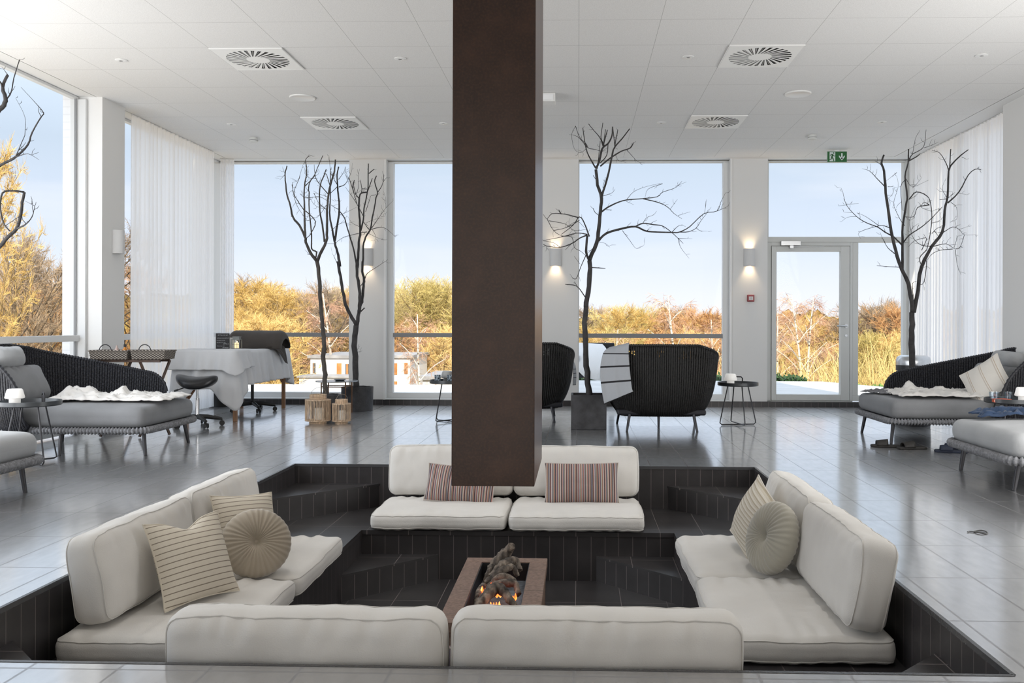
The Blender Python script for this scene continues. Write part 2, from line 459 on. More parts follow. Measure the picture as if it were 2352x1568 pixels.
def window_x(n, x0, x1, y, rail=True, z0=.085, fl_=.075, fr=.05, jamb_r=0, jamb_l=0):
    """window in the back wall between x0 and x1"""
    w = struct(thing('window_%d' % n, 'tall fixed window in the back wall', 'window', (x0, y, 0)))
    f = MB(); zt = ZC-.012
    f.box(x0, x1, y-.05, y+.06, z0, z0+.075); f.box(x0, x1, y-.03, y+.05, zt-.02, zt)
    f.box(x0, x0+fl_, y-.05, y+.06, z0+.075, zt-.02); f.box(x1-fr, x1, y-.05, y+.06, z0+.075, zt-.02)
    f.box(x0, x1, y-.15, y-.05, z0-.013, z0+.004)
    f.build('window_frame', M['frame'], w, bevel=.004)
    MB().box(x0+.02, x1-.02, y+.012, y+.02, z0+.05, zt-.01).build('window_pane', M['glass'], w)
    if rail: MB().box(x0+fl_-.01, x1-fr+.01, y-.045, y+.005, .917, .975).build('window_rail', M['rail'], w, bevel=.003)
    return w
window_x(1, -4.98, -3.112, 12.22, fl_=.06, fr=.012)
window_x(2, -2.625, -.521, 12.22, fl_=.10, fr=.03)
window_x(3, .002, 2.06, 12.22, fl_=.012, fr=.105)
# thin white mullion lines beside the piers
ml = MB(); ml.box(-2.632, -2.606, 12.08, 12.2, 0.07, ZC); ml.box(2.036, 2.058, 12.08, 12.2, .07, ZC)
struct(ml.build('trim_1', M['white']))
# door wall: transom light, door, side light
w4 = struct(thing('window_4', 'transom light above the terrace door', 'window', (2.55, 12.22, 2.2)))
f = MB(); y = 12.22
f.box(2.537, 4.43, y-.06, y+.06, 2.215, 2.285); f.box(2.537, 2.565, y-.05, y+.06, 2.285, ZC-.01); f.box(4.40, 4.43, y-.05, y+.06, 2.285, ZC-.01)
f.box(2.537, 4.43, y-.03, y+.05, ZC-.03, ZC-.01)
f.build('window_frame', M['doorframe'], w4, bevel=.004)
MB().box(2.55, 4.42, y+.012, y+.02, 2.25, ZC-.015).build('window_pane', M['glass'], w4)
w5 = struct(thing('window_5', 'narrow side light right of the terrace door', 'window', (3.7, 12.22, 0)))
f = MB(); f.box(3.69, 4.43, y-.05, y+.06, .08, .155); f.box(3.69, 3.765, y-.05, y+.06, .155, 2.215); f.box(4.40, 4.43, y-.05, y+.06, .155, 2.215)
f.build('window_frame', M['doorframe'], w5, bevel=.004)
MB().box(3.75, 4.41, y+.012, y+.02, .14, 2.22).build('window_pane', M['glass'], w5)
d1 = struct(thing('door_1', 'grey framed glass door to the terrace', 'door', (2.6, 12.2, 0)))
f = MB()
f.box(2.537, 2.600, y-.05, y+.06, .07, 2.215); f.box(3.655, 3.69, y-.05, y+.06, .07, 2.215); f.box(2.60, 3.655, y-.05, y+.06, 2.165, 2.215)
f.box(2.537, 3.69, y-.05, y+.06, .066, .082)
f.build('door_frame', M['doorframe'], d1, bevel=.003)
f = MB()
f.box(2.606, 2.672, y-.06, y+.03, .085, 2.16); f.box(3.530, 3.648, y-.06, y+.03, .085, 2.16)
f.box(2.672, 3.530, y-.06, y+.03, .085, .165); f.box(2.672, 3.530, y-.06, y+.03, 2.09, 2.16)
f.build('door_leaf', M['doorframe'], d1, bevel=.003)
MB().box(2.66, 3.54, y-.018, y-.01, .15, 2.10).build('door_pane', M['glass'], d1)
M['steel'] = mat('brushed_steel', (.62, .63, .64), .28, 1.0, bump=.05, bscale=200, stretch=(1, 1, 12))
M['chrome'] = mat('chrome', (.75, .76, .78), .08, 1.0)
hz = 1.09
hd = MB().tube([(3.60, y-.06, hz), (3.60, y-.115, hz), (3.585, y-.125, hz), (3.46, y-.125, hz)], .011, 8)
hd.tube([(3.60, y-.075, hz), (3.60, y-.06, hz)], .026, 16)
hd.tube([(3.60, y-.07, hz-.13), (3.60, y-.06, hz-.13)], .018, 12)
hd.build('door_handle', M['steel'], d1, smooth=True)
cl = MB().box(2.72, 2.98, y-.115, y-.06, 2.165, 2.225); cl.box(2.835, 2.885, y-.12, y-.07, 2.125, 2.165); cl.box(2.83, 3.3, y-.09, y-.08, 2.15, 2.16)
cl.build('door_closer', M['steel'], d1, bevel=.003)
# left wall windows
def window_y(n, y0, y1, label, bars=()):
    w = struct(thing('window_%d' % n, label, 'window', (-4.95, y0, 0)))
    f = MB()
    f.box(-4.99, -4.93, y0, y1, .02, .10); f.box(-4.99, -4.93, y0, y1, ZC-.03, ZC-.002)
    f.box(-5.0, -4.845, y1-.035, y1, .10, ZC-.03); f.box(-4.99, -4.93, y0, y0+.06, .10, ZC-.03)
    for q in bars: f.box(-4.99, -4.93, q, q+.06, .1, ZC-.03)
    f.build('window_frame', M['frame'], w, bevel=.004)
    MB().box(-4.964, -4.956, y0+.03, y1-.03, .06, ZC-.02).build('window_pane', M['glass'], w)
    MB().box(-4.95, -4.90, y0+.04, y1-.03, .915, .975).build('window_rail', M['frame'], w, bevel=.003)
    return w
window_y(6, -2.5, 8.715, 'long window in the left wall beside the daybed', (1.2, 5.0))
window_y(7, 9.16, 12.2, 'window in the left wall behind the curtain')
MB().box(-4.945, -4.925, 8.655, 8.662, .1, ZC-.03).build('window_seal', M['rail'], bpy.data.objects['window_6'])
w8 = struct(thing('window_8', 'window in the right wall behind the curtain', 'window', (4.6, 9.25, 0)))
f = MB(); f.box(4.55, 4.66, 9.25, 12.12, 0, .1); f.box(4.55, 4.66, 9.25, 12.12, ZC-.03, ZC+.03); f.box(4.55, 4.66, 9.25, 9.32, .1, ZC-.03); f.box(4.55, 4.66, 12.06, 12.12, .1, ZC-.03)
f.box(4.55, 4.66, 10.6, 10.68, .1, ZC-.03)
f.build('window_frame', M['frame'], w8)
MB().box(4.60, 4.608, 9.28, 12.1, .06, ZC-.02).build('window_pane', M['glass'], w8)
# curtains
def curtain(name, label, path, amp, folds, z0=.02, z1=ZC-.004, seed=0):
    P = catmull([(a[0], a[1], 0) for a in path], 40); n = len(P)-1
    L_ = sum((P[i+1]-P[i]).length for i in range(n)); nu = folds*10
    def fn(u, v):
        k = u*n; i = min(int(k), n-1); p = P[i].lerp(P[i+1], k-i); t = (P[i+1]-P[i]).normalized(); nn = Vector((-t.y, t.x, 0))
        z = lerp(z0, z1, v)
        ph = 2*PI*folds*u+1.6*nz(u*9, seed)+.25*nz(u*20, v*2, seed)
        a = amp*(.55+.45*nz(u*13, 3+seed))*(.75+.25*(1-v))
        w = math.sin(ph)*a+.25*a*math.sin(2.3*ph+1)
        p = p+nn*w+t*math.cos(ph)*a*.35
        return (p.x, p.y, z)
    t = thing(name, label, 'curtain', (path[0][0], path[0][1], 0))
    MB().grid(fn, nu, 14).build('fabric', M['curtain'], t, smooth=True, sharp=0)
    tr = MB().tube([(p.x, p.y, z1-.004) for p in P[::4]], .008, 6); tr.build('track', M['white'], t)
    return t
curtain('curtain', 'white sheer curtain hanging along the left wall window', [(-4.76, 9.42), (-4.76, 10.2), (-4.75, 11.0), (-4.74, 11.5)], .042, 24, seed=1)
curtain('curtain', 'narrow gathered white curtain in the left back corner beside the window', [(-4.84, 11.98), (-4.76, 12.02), (-4.67, 12.03)], .028, 6, seed=2)
curtain('curtain', 'white sheer curtain hanging along the right wall', [(4.42, 9.3), (4.44, 10), (4.44, 10.7), (4.44, 11.4), (4.45, 12.0)], .038, 28, seed=3)

# ================================================================ suspended hood and fire box
m, nt, b, out = newmat('rusted_steel_hood')
v, x, y_, z = coords(nt)
n1 = noisen(nt, v, 7, 8); n2 = noisen(nt, v, 90, 4)
c1 = ramp(nt, n1, [(.3, (.030, .0135, .0085)), (.55, (.044, .0195, .0120)), (.75, (.066, .030, .018))])
nt.links.new(mixc(nt, ramp(nt, n2, [(.45, (0, 0, 0)), (.75, (.5, .5, .5))]), c1, (.10, .043, .021)), b.inputs['Base Color'])
b.inputs['Roughness'].default_value = .34
bumpn(nt, b, n2, .08, .003)
M['rust'] = m
HX0, HX1, HY0, HY1, HZ = -.607, -.207, 4.30, 5.19, .314
hood = thing('fireplace_hood', 'tall rust brown square flue hood hanging from the ceiling over the fire box', 'fireplace hood', (-.407, 4.745, HZ))
hb = MB(); T = .012
hb.box(HX0, HX1, HY0, HY0+T, HZ, ZC-.001); hb.box(HX0, HX1, HY1-T, HY1, HZ, ZC-.001)
hb.box(HX0, HX0+T, HY0+T, HY1-T, HZ, ZC-.001); hb.box(HX1-T, HX1, HY0+T, HY1-T, HZ, ZC-.001)
hb.build('hood_shell', M['rust'], hood, bevel=.003)
hs = MB(); hs.box(HX0+T, HX1-T, HY0+T, HY1-T, HZ+.16, HZ+.17)
hs.build('hood_baffle', mat('sooty_steel', (.012, .011, .010), .8), hood)

m, nt, b, out = newmat('brown_stone_rim')
v, x, y_, z = coords(nt)
n1 = noisen(nt, v, 60, 5); n2 = noisen(nt, v, 6, 4)
mk = linemask(nt, y_, .40, .34, .004)
c1 = ramp(nt, n1, [(.3, (.15, .092, .066)), (.7, (.27, .175, .13))])
c1 = mixc(nt, ramp(nt, n2, [(.4, (0, 0, 0)), (.8, (.35,)*3)]), c1, (.13, .08, .055))
nt.links.new(mixc(nt, mk, c1, (.07, .045, .032)), b.inputs['Base Color']); b.inputs['Roughness'].default_value = .62
bumpn(nt, b, n1, .15, .004); M['stone'] = m
FX0, FX1, FY0, FY1, FZ = -.665, -.18, 4.23, 5.42, -.32
IX0, IX1, IY0, IY1 = -.567, -.282, 4.33, 5.325
fb = thing('fire_box', 'low brown stone gas fire box in the middle of the pit', 'fireplace', (-.42, 4.82, ZP))
r_ = MB()
r_.box(FX0, FX1, FY0, IY0, FZ-.05, FZ); r_.box(FX0, FX1, IY1, FY1, FZ-.05, FZ); r_.box(FX0, IX0, IY0, IY1, FZ-.05, FZ); r_.box(IX1, FX1, IY0, IY1, FZ-.05, FZ)
r_.build('rim', M['stone'], fb, bevel=.003)
b_ = MB(); q = .012
b_.box(FX0+q, FX1-q, FY0+q, FY0+q+.02, ZP, FZ-.05); b_.box(FX0+q, FX1-q, FY1-q-.02, FY1-q, ZP, FZ-.05); b_.box(FX0+q, FX0+q+.02, FY0+q, FY1-q, ZP, FZ-.05); b_.box(FX1-q-.02, FX1-q, FY0+q, FY1-q, ZP, FZ-.05)
b_.build('body', M['stone'], fb)
tr_ = MB(); tr_.box(IX0, IX1, IY0, IY1, FZ-.12, FZ-.11)
tr_.build('burner_tray', mat('blue_grey_burner_tray', (.30, .33, .37), .45, .2, var=.3, vscale=30), fb)
tl = MB(); tl.box(IX0-.002, IX0+.004, IY0, IY1, FZ-.11, FZ-.006); tl.box(IX1-.004, IX1+.002, IY0, IY1, FZ-.11, FZ-.006); tl.box(IX0, IX1, IY1-.004, IY1+.002, FZ-.11, FZ-.006); tl.box(IX0, IX1, IY0-.002, IY0+.004, FZ-.11, FZ-.006)
tl.build('liner', mat('black_steel_liner', (.02, .02, .022), .5), fb)
# logs: crooked ceramic driftwood
m, nt, b, out = newmat('charred_log')
v, x, y_, z = coords(nt)
n1 = noisen(nt, v, 14, 6, (2, 2, .6)); n2 = noisen(nt, v, 70, 4)
nt.links.new(ramp(nt, n1, [(.30, (.022, .020, .018)), (.46, (.10, .082, .068)), (.58, (.21, .17, .135)), (.72, (.40, .33, .26))]), b.inputs['Base Color'])
b.inputs['Roughness'].default_value = .9; bumpn(nt, b, n2, .8, .008); M['log'] = m
random.seed(5)
def log_(pts, r, label):
    P = catmull(pts, 10); rs = []
    mb = MB(); n = len(P)
    for i in range(n):
        t = i/(n-1); rs.append(r*.80*(.62+.38*math.sin(PI*min(1, t*1.15+.12)))*(1+.16*nz(i*.6, r*90, pts[0][1]*9)))
    mb.tube(P, rs, 16)
    mb.v = [tuple(Vector(v_)+Vector((nz(v_[0]*55, v_[1]*55, v_[2]*55), nz(v_[1]*55+9, v_[2]*55, v_[0]*55), nz(v_[2]*55, v_[0]*55+4, v_[1]*55)))*.0055) for v_ in mb.v]
    return tag(mb.build('fire_log', M['log'], smooth=True, sharp=60), label, 'log', 'ceramic logs in the fire box')
zt = FZ-.11
# (cy, x from -1..1 left/right, heights, radius) crossing logs piled along the tray
rows = [([(-.53, 5.30, zt+.05), (-.47, 5.26, zt+.12), (-.40, 5.25, zt+.19), (-.375, 5.22, zt+.225)], .048, 'thick grey log standing at the far end of the fire box'),
        ([(-.545, 5.10, zt+.03), (-.52, 5.15, zt+.09), (-.50, 5.20, zt+.115)], .026, 'short pale log stub at the far left of the fire box tray'),
        ([(-.50, 5.12, zt+.07), (-.42, 5.16, zt+.13), (-.345, 5.19, zt+.145), (-.315, 5.15, zt+.10)], .040, 'dark log lying across the pile behind the middle of the fire box'),
        ([(-.53, 5.0, zt+.07), (-.44, 5.03, zt+.12), (-.36, 5.08, zt+.14), (-.32, 5.07, zt+.09)], .028, 'knotted grey log slanting across the pile third from the far end'),
        ([(-.52, 4.93, zt+.05), (-.43, 4.98, zt+.11), (-.34, 4.98, zt+.09), (-.30, 4.90, zt+.05)], .026, 'curved pale grey log arching over the middle of the fire box'),
        ([(-.52, 4.84, zt+.05), (-.43, 4.87, zt+.10), (-.33, 4.89, zt+.10), (-.295, 4.83, zt+.06)], .032, 'thick brown log across the middle of the fire box tray'),
        ([(-.53, 4.93, zt+.08), (-.545, 4.82, zt+.08), (-.55, 4.70, zt+.05), (-.555, 4.62, zt+.03)], .022, 'pale bent stick along the left side of the fire box tray'),
        ([(-.54, 4.58, zt+.04), (-.47, 4.68, zt+.11), (-.41, 4.72, zt+.125), (-.34, 4.66, zt+.09), (-.29, 4.62, zt+.04)], .040, 'large arched brown log at the near end of the fire box'),
        ([(-.36, 4.78, zt+.04), (-.33, 4.72, zt+.06), (-.31, 4.60, zt+.05)], .024, 'short dark log along the right side of the fire box tray'),
        ([(-.56, 4.55, zt+.025), (-.50, 4.53, zt+.06), (-.40, 4.50, zt+.06), (-.33, 4.47, zt+.05)], .026, 'split brown log nearest the camera in the fire box')]
for pts, r, lb in rows: log_([(-.4245+(p[0]+.4245)*.84, p[1], p[2]+.006) for p in pts], r, lb)
m, nt, b, out = newmat('fire_flame')
v, x, y_, z = coords(nt)
n1 = noisen(nt, v, 40, 3)
nt.links.new(ramp(nt, n1, [(.35, (1, .06, .01)), (.55, (1, .18, .03)), (.70, (1, .60, .20))]), b.inputs['Emission Color'])
b.inputs['Emission Strength'].default_value = 3.2; b.inputs['Base Color'].default_value = (.3, .02, .01, 1); M['flame'] = m
fm = [(-.455, 4.90, .085, .020, 'between the middle logs'), (-.485, 4.79, .085, .030, 'at the left of the middle log'), (-.40, 4.765, .085, .032, 'behind the large arched log'), (-.345, 4.74, .07, .022, 'at the right of the large arched log'), (-.42, 4.58, .070, .026, 'in front of the large arched log'), (-.43, 4.46, .055, .026, 'at the near end of the fire box')]
for k, (fx, fy, fz, s_, lb) in enumerate(fm):
    mb = MB()
    for j in range(4):
        ox, oy = (j-1.5)*s_*.55, random.uniform(-.01, .01); hgt = s_*random.uniform(.7, 1.3)
        mb.lathe([(.001, -s_*.5), (s_*.36, -s_*.1), (s_*.30, hgt*.35), (.001, hgt)], (fx+ox, fy+oy, zt+fz), 8)
    tag(mb.build('flame', M['flame'], smooth=True), 'small orange flame %s' % lb, 'flame', 'flames in the fire box')

# ================================================================ ceiling fixtures
M['ventw'] = mat('vent_white', (.93, .93, .91), .45)
M['dark'] = mat('dark_void', (.03, .03, .03), .7)
def vent(x0, y0, label):
    cx, cy = x0+.3, y0+.3
    t = thing('ceiling_vent', label, 'vent', (cx, cy, ZC), group='square swirl air vents in the ceiling')
    n = 28; mb = MB(); z0, z1 = -.012, .0
    # plate with radial slots: ring sectors between slots
    N = n*4; rin, rout = .095, .255
    def ring(a, r): return (r*math.cos(a), r*math.sin(a))
    vs = []; fs = []
    for k in range(N):
        a = 2*PI*k/N; c_, s_ = math.cos(a), math.sin(a); q = .296/max(abs(c_), abs(s_))
        tw = .28
        vs += [(0, 0, z0), (rin*math.cos(a-tw*.0), rin*math.sin(a), z0), (rout*math.cos(a+tw), rout*math.sin(a+tw), z0), (.296/max(abs(math.cos(a+tw)), abs(math.sin(a+tw)))*math.cos(a+tw), .296/max(abs(math.cos(a+tw)), abs(math.sin(a+tw)))*math.sin(a+tw), z0)]
    for k in range(N):
        k2 = (k+1) % N; A = k*4; B = k2*4
        fs.append((A, A+1, B+1)); fs.append((A+2, A+3, B+3, B+2))
        if k % 4 not in (1, 2): fs.append((A+1, A+2, B+2, B+1))
    mb.add(vs, fs)
    # corner fill
    for sx in (-1, 1):
        for sy in (-1, 1):
            mb.add([(sx*.296, sy*.296, z0), (sx*.296, sy*.17, z0+.0002), (sx*.17, sy*.296, z0+.0002)], [(0, 1, 2)])
    mb.build('face_plate', M['ventw'], t, local=True)
    MB().box(-.262, .262, -.262, .262, -.004, -.002).build('plenum', M['dark'], t, local=True)
    bl = MB()
    for k in range(n):
        a = 2*PI*(k+.5)/n
        p, q = Vector((rin*math.cos(a), rin*math.sin(a), -.011)), Vector((rout*math.cos(a+.28), rout*math.sin(a+.28), -.011))
        d_ = (q-p).normalized(); w = Vector((-d_.y, d_.x, 0))*.007
        bl.add([p-w*.3, p+w*.2, q+w*.8+Vector((0, 0, .007)), q-w*.8], [(0, 1, 2, 3)])
    bl.build('swirl_blade', mat('vent_blade_grey', (.45, .45, .44), .5) if 'blade' not in M else M['blade'], t, local=True)
    MB().box(-.3, .3, -.3, .3, -.0115, -.001).build('edge', M['white'], t, local=True) if False else None
    fr = MB(); 
    for a in ((-.3, .3, -.3, -.294), (-.3, .3, .294, .3), (-.3, -.294, -.294, .294), (.294, .3, -.294, .294)): fr.box(*a, -.013, -.001)
    fr.build('rim', M['white'], t, local=True)
    return t
M['blade'] = mat('vent_blade_grey', (.45, .45, .44), .5)
vent(-3.0, 7.18, 'square swirl ceiling vent at upper left, nearest the camera'); vent(1.2, 7.18, 'square swirl ceiling vent at upper right, nearest the camera')
vent(-3.0, 9.58, 'square swirl ceiling vent at left, farther from the camera'); vent(1.2, 9.58, 'square swirl ceiling vent at right, farther from the camera')
dl = None
pos = ['leftmost', 'second from left', 'third from left', 'rightmost']
for ry, rn in ((7.50, 'nearer'), (9.92, 'farther')):
    for k, xx in enumerate((-3.88, -1.5, .91, 3.32)):
        lb = 'small round white ceiling downlight, %s in the %s row' % (pos[k], rn)
        if dl is None:
            dl = thing('ceiling_downlight', lb, 'ceiling light', (xx, ry, ZC), group='recessed ceiling downlights')
            MB().lathe([(.050, -.001), (.050, -.006), (.040, -.010), (.018, -.010), (.018, -.004)], (0, 0, 0), 24).build('bezel', M['white'], dl, smooth=True, local=True)
            MB().lathe([(.0, -.006), (.017, -.006), (.017, -.003)], (0, 0, 0), 16).build('lens', M['dark'], dl, local=True)
        else: dup(dl, (xx, ry, ZC), 0, lb)
sp_ = thing('ceiling_speaker', 'large round white ceiling speaker at left', 'speaker', (-2.72, 8.76, ZC), group='round ceiling speakers')
MB().lathe([(.125, -.001), (.125, -.010), (.118, -.014), (.108, -.010)], (0, 0, 0), 40).build('bezel', M['white'], sp_, smooth=True, local=True)
MB().lathe([(0, -.009), (.108, -.009), (.108, -.003)], (0, 0, 0), 32).build('grille', mat('speaker_mesh', (.66, .65, .64), .7, bump=.3, bscale=300), sp_, local=True)
dup(sp_, (2.11, 8.70, ZC), 0, 'large round white ceiling speaker at right')
sm = thing('smoke_detector', 'small white smoke detector at left below the ceiling', 'smoke detector', (-3.9, 10.66, ZC), group='ceiling smoke detectors')
MB().lathe([(.046, -.001), (.046, -.022), (.052, -.024), (.052, -.042), (.044, -.052), (0, -.054)], (0, 0, 0), 24).build('housing', mat('detector_plastic', (.70, .71, .69), .5), sm, smooth=True, local=True)
MB().lathe([(.053, -.030), (.0535, -.036)], (0, 0, 0), 24).build('vent_slot', M['rail'], sm, local=True)
dup(sm, (2.74, 10.6, ZC), 0, 'small white smoke detector at right, near the exit sign')
el = thing('emergency_light', 'white box shaped emergency light under the ceiling beside the hood', 'emergency light', (-.37, 8.7, ZC))
MB().box(-.52, -.225, 8.62, 8.78, ZC-.085, ZC-.002).build('housing', M['white'], el, bevel=.006)
MB().box(-.50, -.245, 8.61, 8.62, ZC-.075, ZC-.02).build('cover', mat('frosted_lens', (.85, .86, .87), .3), el)
# exit sign: running figure and down arrow
es = thing('exit_sign', 'green emergency exit sign with running figure and down arrow', 'sign', (3.28, 11.5, ZC))
gm = mat('exit_green', lin(28, 98, 44), .4); wmx = mat('sign_white', (.66, .74, .72), .4)
EX, EY, EZ = 3.2825, 11.5, 3.235
def ep(pts, d=.001):  # polygon on the front of the sign, sign coordinates in units of 0..2 x 0..1
    return [(EX-.122+.244*p[0]/2, EY-.012-d, EZ-.066+.132*p[1]) for p in pts]
MB().box(EX-.125, EX+.125, EY-.011, EY+.011, EZ-.070, EZ+.070).build('housing', mat('sign_grey_edge', (.45, .52, .48), .4), es, bevel=.002)
MB().add(ep([(.0, .0), (2, .0), (2, 1), (0, 1)], 0), [(0, 1, 2, 3)]).build('green_panel', gm, es)
MB().add(ep([(.22, .07), (.80, .07), (.80, .95), (.22, .95)]), [(0, 1, 2, 3)]).build('white_doorway', wmx, es)
fg = MB()
def stroke(a, b, w):
    a, b = Vector((*a, 0)), Vector((*b, 0)); d = (b-a).normalized(); n = Vector((-d.y, d.x, 0))*w
    fg.add(ep([(p.x, p.y) for p in (a-n, b-n, b+n, a+n)], .002), [(0, 1, 2, 3)])
for a, b, w in (((.54, .74), (.44, .44), .075), ((.44, .46), (.36, .24), .05), ((.36, .26), (.20, .25), .04), ((.46, .46), (.60, .28), .055), ((.58, .30), (.66, .08), .045), ((.52, .72), (.36, .72), .035), ((.37, .73), (.26, .58), .03), ((.56, .70), (.68, .56), .035), ((.68, .57), (.82, .57), .03)):
    stroke(a, b, w)
fg.add(ep([(.63+.065*math.cos(a), .86+.065*math.sin(a)) for a in [2*PI*i/14 for i in range(14)]], .002), [tuple(range(14))])
fg.build('running_figure', gm, es)
ar = MB(); ar.add(ep([(1.40, .30), (1.56, .30), (1.56, .84), (1.40, .84)], .002), [(0, 1, 2, 3)])
ar.add(ep([(1.48, .14), (1.78, .48), (1.78, .64), (1.48, .38)], .002), [(0, 1, 2, 3)]); ar.add(ep([(1.48, .14), (1.18, .48), (1.18, .64), (1.48, .38)], .002), [(0, 3, 2, 1)])
ar.build('down_arrow', wmx, es)
MB().box(EX-.03, EX+.03, EY-.006, EY+.006, EZ+.07, ZC-.001).build('bracket', M['white'], es)
# wall sconces: half cylinders, light up and down
M['sconce'] = mat('sconce_white', (.66, .66, .66), .5); M['bulb'] = mat('warm_lamp_glow', (1, .8, .55), .5, emit=(1, .66, .36), estr=6)
def sconce(loc, rz, lit, label):
    t = thing('wall_sconce', label, 'wall lamp', loc, rz, group='half round wall sconces')
    n = 20; mb = MB(); h_ = .118; r = .076; vs = []; fs = []
    for z in (-h_, h_):
        for rr in (r, r-.006):
            for k in range(n+1):
                a = PI*k/n; vs.append((rr*math.cos(a), -rr*1.05*math.sin(a)-.002, z))
    m_ = n+1
    for k in range(n):
        fs += [(k, k+1, 2*m_+k+1, 2*m_+k), (m_+k, 3*m_+k, 3*m_+k+1, m_+k+1), (k, m_+k, m_+k+1, k+1), (2*m_+k, 2*m_+k+1, 3*m_+k+1, 3*m_+k)]
    mb.add(vs, fs).build('shade', M['sconce'], t, smooth=True, local=True)
    MB().box(-.05, .05, -.012, -.001, -.09, .09).build('back_plate', M['sconce'], t, local=True)
    if lit:
        MB().lathe([(.022, -.035), (.022, .035)], (0, -.040, 0), 12).build('lamp', M['bulb'], t, local=True)
        for s in (1, -1):
            l = bpy.data.lights.new('sconce_light', 'SPOT'); l.energy = lit; l.color = (1, .74, .46); l.spot_size = R(82); l.spot_blend = .9; l.shadow_soft_size = .018
            o = bpy.data.objects.new('sconce_light', l); COL.objects.link(o); o.parent = t
            o.location = (0, -.045, .05*s); o.rotation_euler = (0 if s < 0 else PI, 0, 0)
    return t
sconce((-2.86, 12.10, 2.0), 0, 5.5, 'lit wall sconce on the pier behind the bare trees')
sconce((-.305, 12.10, 2.0), 0, 5.5, 'lit wall sconce on the pier just right of the hood')
sconce((2.293, 12.10, 2.0), 0, 5.5, 'lit wall sconce on the pier beside the terrace door')
sconce((-4.70, 8.99, 1.92), PI/2, 0, 'unlit grey wall sconce on the left wall column')
fa = thing('fire_alarm', 'small red fire alarm call point below the sconce beside the door', 'fire alarm', (2.31, 12.1, 1.45))
MB().box(2.263, 2.357, 12.06, 12.099, 1.408, 1.502).build('housing', mat('alarm_red', lin(150, 62, 66), .4), fa, bevel=.008)
MB().box(2.283, 2.337, 12.055, 12.06, 1.432, 1.478).build('break_plate', mat('alarm_plate', (.70, .66, .66), .4), fa)
al = MB()
for k in range(3): al.box(2.294, 2.326, 12.0545, 12.055, 1.440+k*.012, 1.444+k*.012)
al.build('lettering', M['rail'], fa)
# ================================================================ soft furnishing builders
def fabric(name, col, var=.05, bump=.25, bscale=260, wr=.35, wscale=7, wstretch=None, rough=.9):
    m, nt, b, out = newmat(name)
    v, x, y, z = coords(nt)
    n1 = noisen(nt, v, bscale, 2); n2 = noisen(nt, v, wscale, 4, wstretch); n3 = noisen(nt, v, 3.5, 3)
    nt.links.new(ramp(nt, n3, [(.3, tuple(c*(1-var) for c in col[:3])), (.7, tuple(min(1, c*(1+var)) for c in col[:3]))]), b.inputs['Base Color'])
    b.inputs['Roughness'].default_value = rough; b.inputs['Specular IOR Level'].default_value = .25
    b.inputs['Sheen Weight'].default_value = .15
    h = mathn(nt, 'ADD', mathn(nt, 'MULTIPLY', n1, .10), mathn(nt, 'MULTIPLY', n2, wr))
    bumpn(nt, b, h, bump, .03)
    return m
M['linen'] = fabric('pale_grey_linen', (.70, .68, .645))
M['seam'] = fabric('linen_piping', (.64, .62, .585))
M['grey'] = fabric('mid_grey_weave', (.215, .22, .23), .10, .3, 300, .2)
M['greyl'] = fabric('light_grey_weave', (.38, .39, .40), .10, .3, 300, .2)

def rbox_mesh(hx, hy, hz, r, n=(20, 20, 6), fn=None):
    """rounded box surface with its own density; fn(p, n) -> p"""
    cache = {}; vs = []; fs = []
    def samp(h, k):
        # denser close to the rounded edges
        out = [-h]; 
        e = [h*0+(-h+r*t) for t in (.15, .4, .7, 1.0)]
        mid = [lerp(-h+r, h-r, i/k) for i in range(1, k)]
        return [-h]+e+mid+[-t for t in reversed(e)]+[h]
    S = [samp(hx, n[0]), samp(hy, n[1]), samp(hz, n[2])]
    def vid(p):
        key = (round(p[0], 5), round(p[1], 5), round(p[2], 5))
        if key in cache: return cache[key]
        q = Vector((max(-hx+r, min(hx-r, p[0])), max(-hy+r, min(hy-r, p[1])), max(-hz+r, min(hz-r, p[2]))))
        d = Vector(p)-q
        nn = d.normalized() if d.length > 1e-9 else Vector((0, 0, 1))
        w = q+nn*r
        if fn: w = fn(w, nn)
        cache[key] = len(vs); vs.append(w); return cache[key]
    for ax in range(3):
        a, b = (ax+1) % 3, (ax+2) % 3
        for sgn in (-1, 1):
            c = sgn*(hx, hy, hz)[ax]
            for i in range(len(S[a])-1):
                for j in range(len(S[b])-1):
                    q = []
                    for (u, w) in ((S[a][i], S[b][j]), (S[a][i+1], S[b][j]), (S[a][i+1], S[b][j+1]), (S[a][i], S[b][j+1])):
                        p = [0, 0, 0]; p[ax] = c; p[a] = u; p[b] = w; q.append(vid(p))
                    if sgn < 0: q.reverse()
                    fs.append(tuple(q))
    return vs, fs
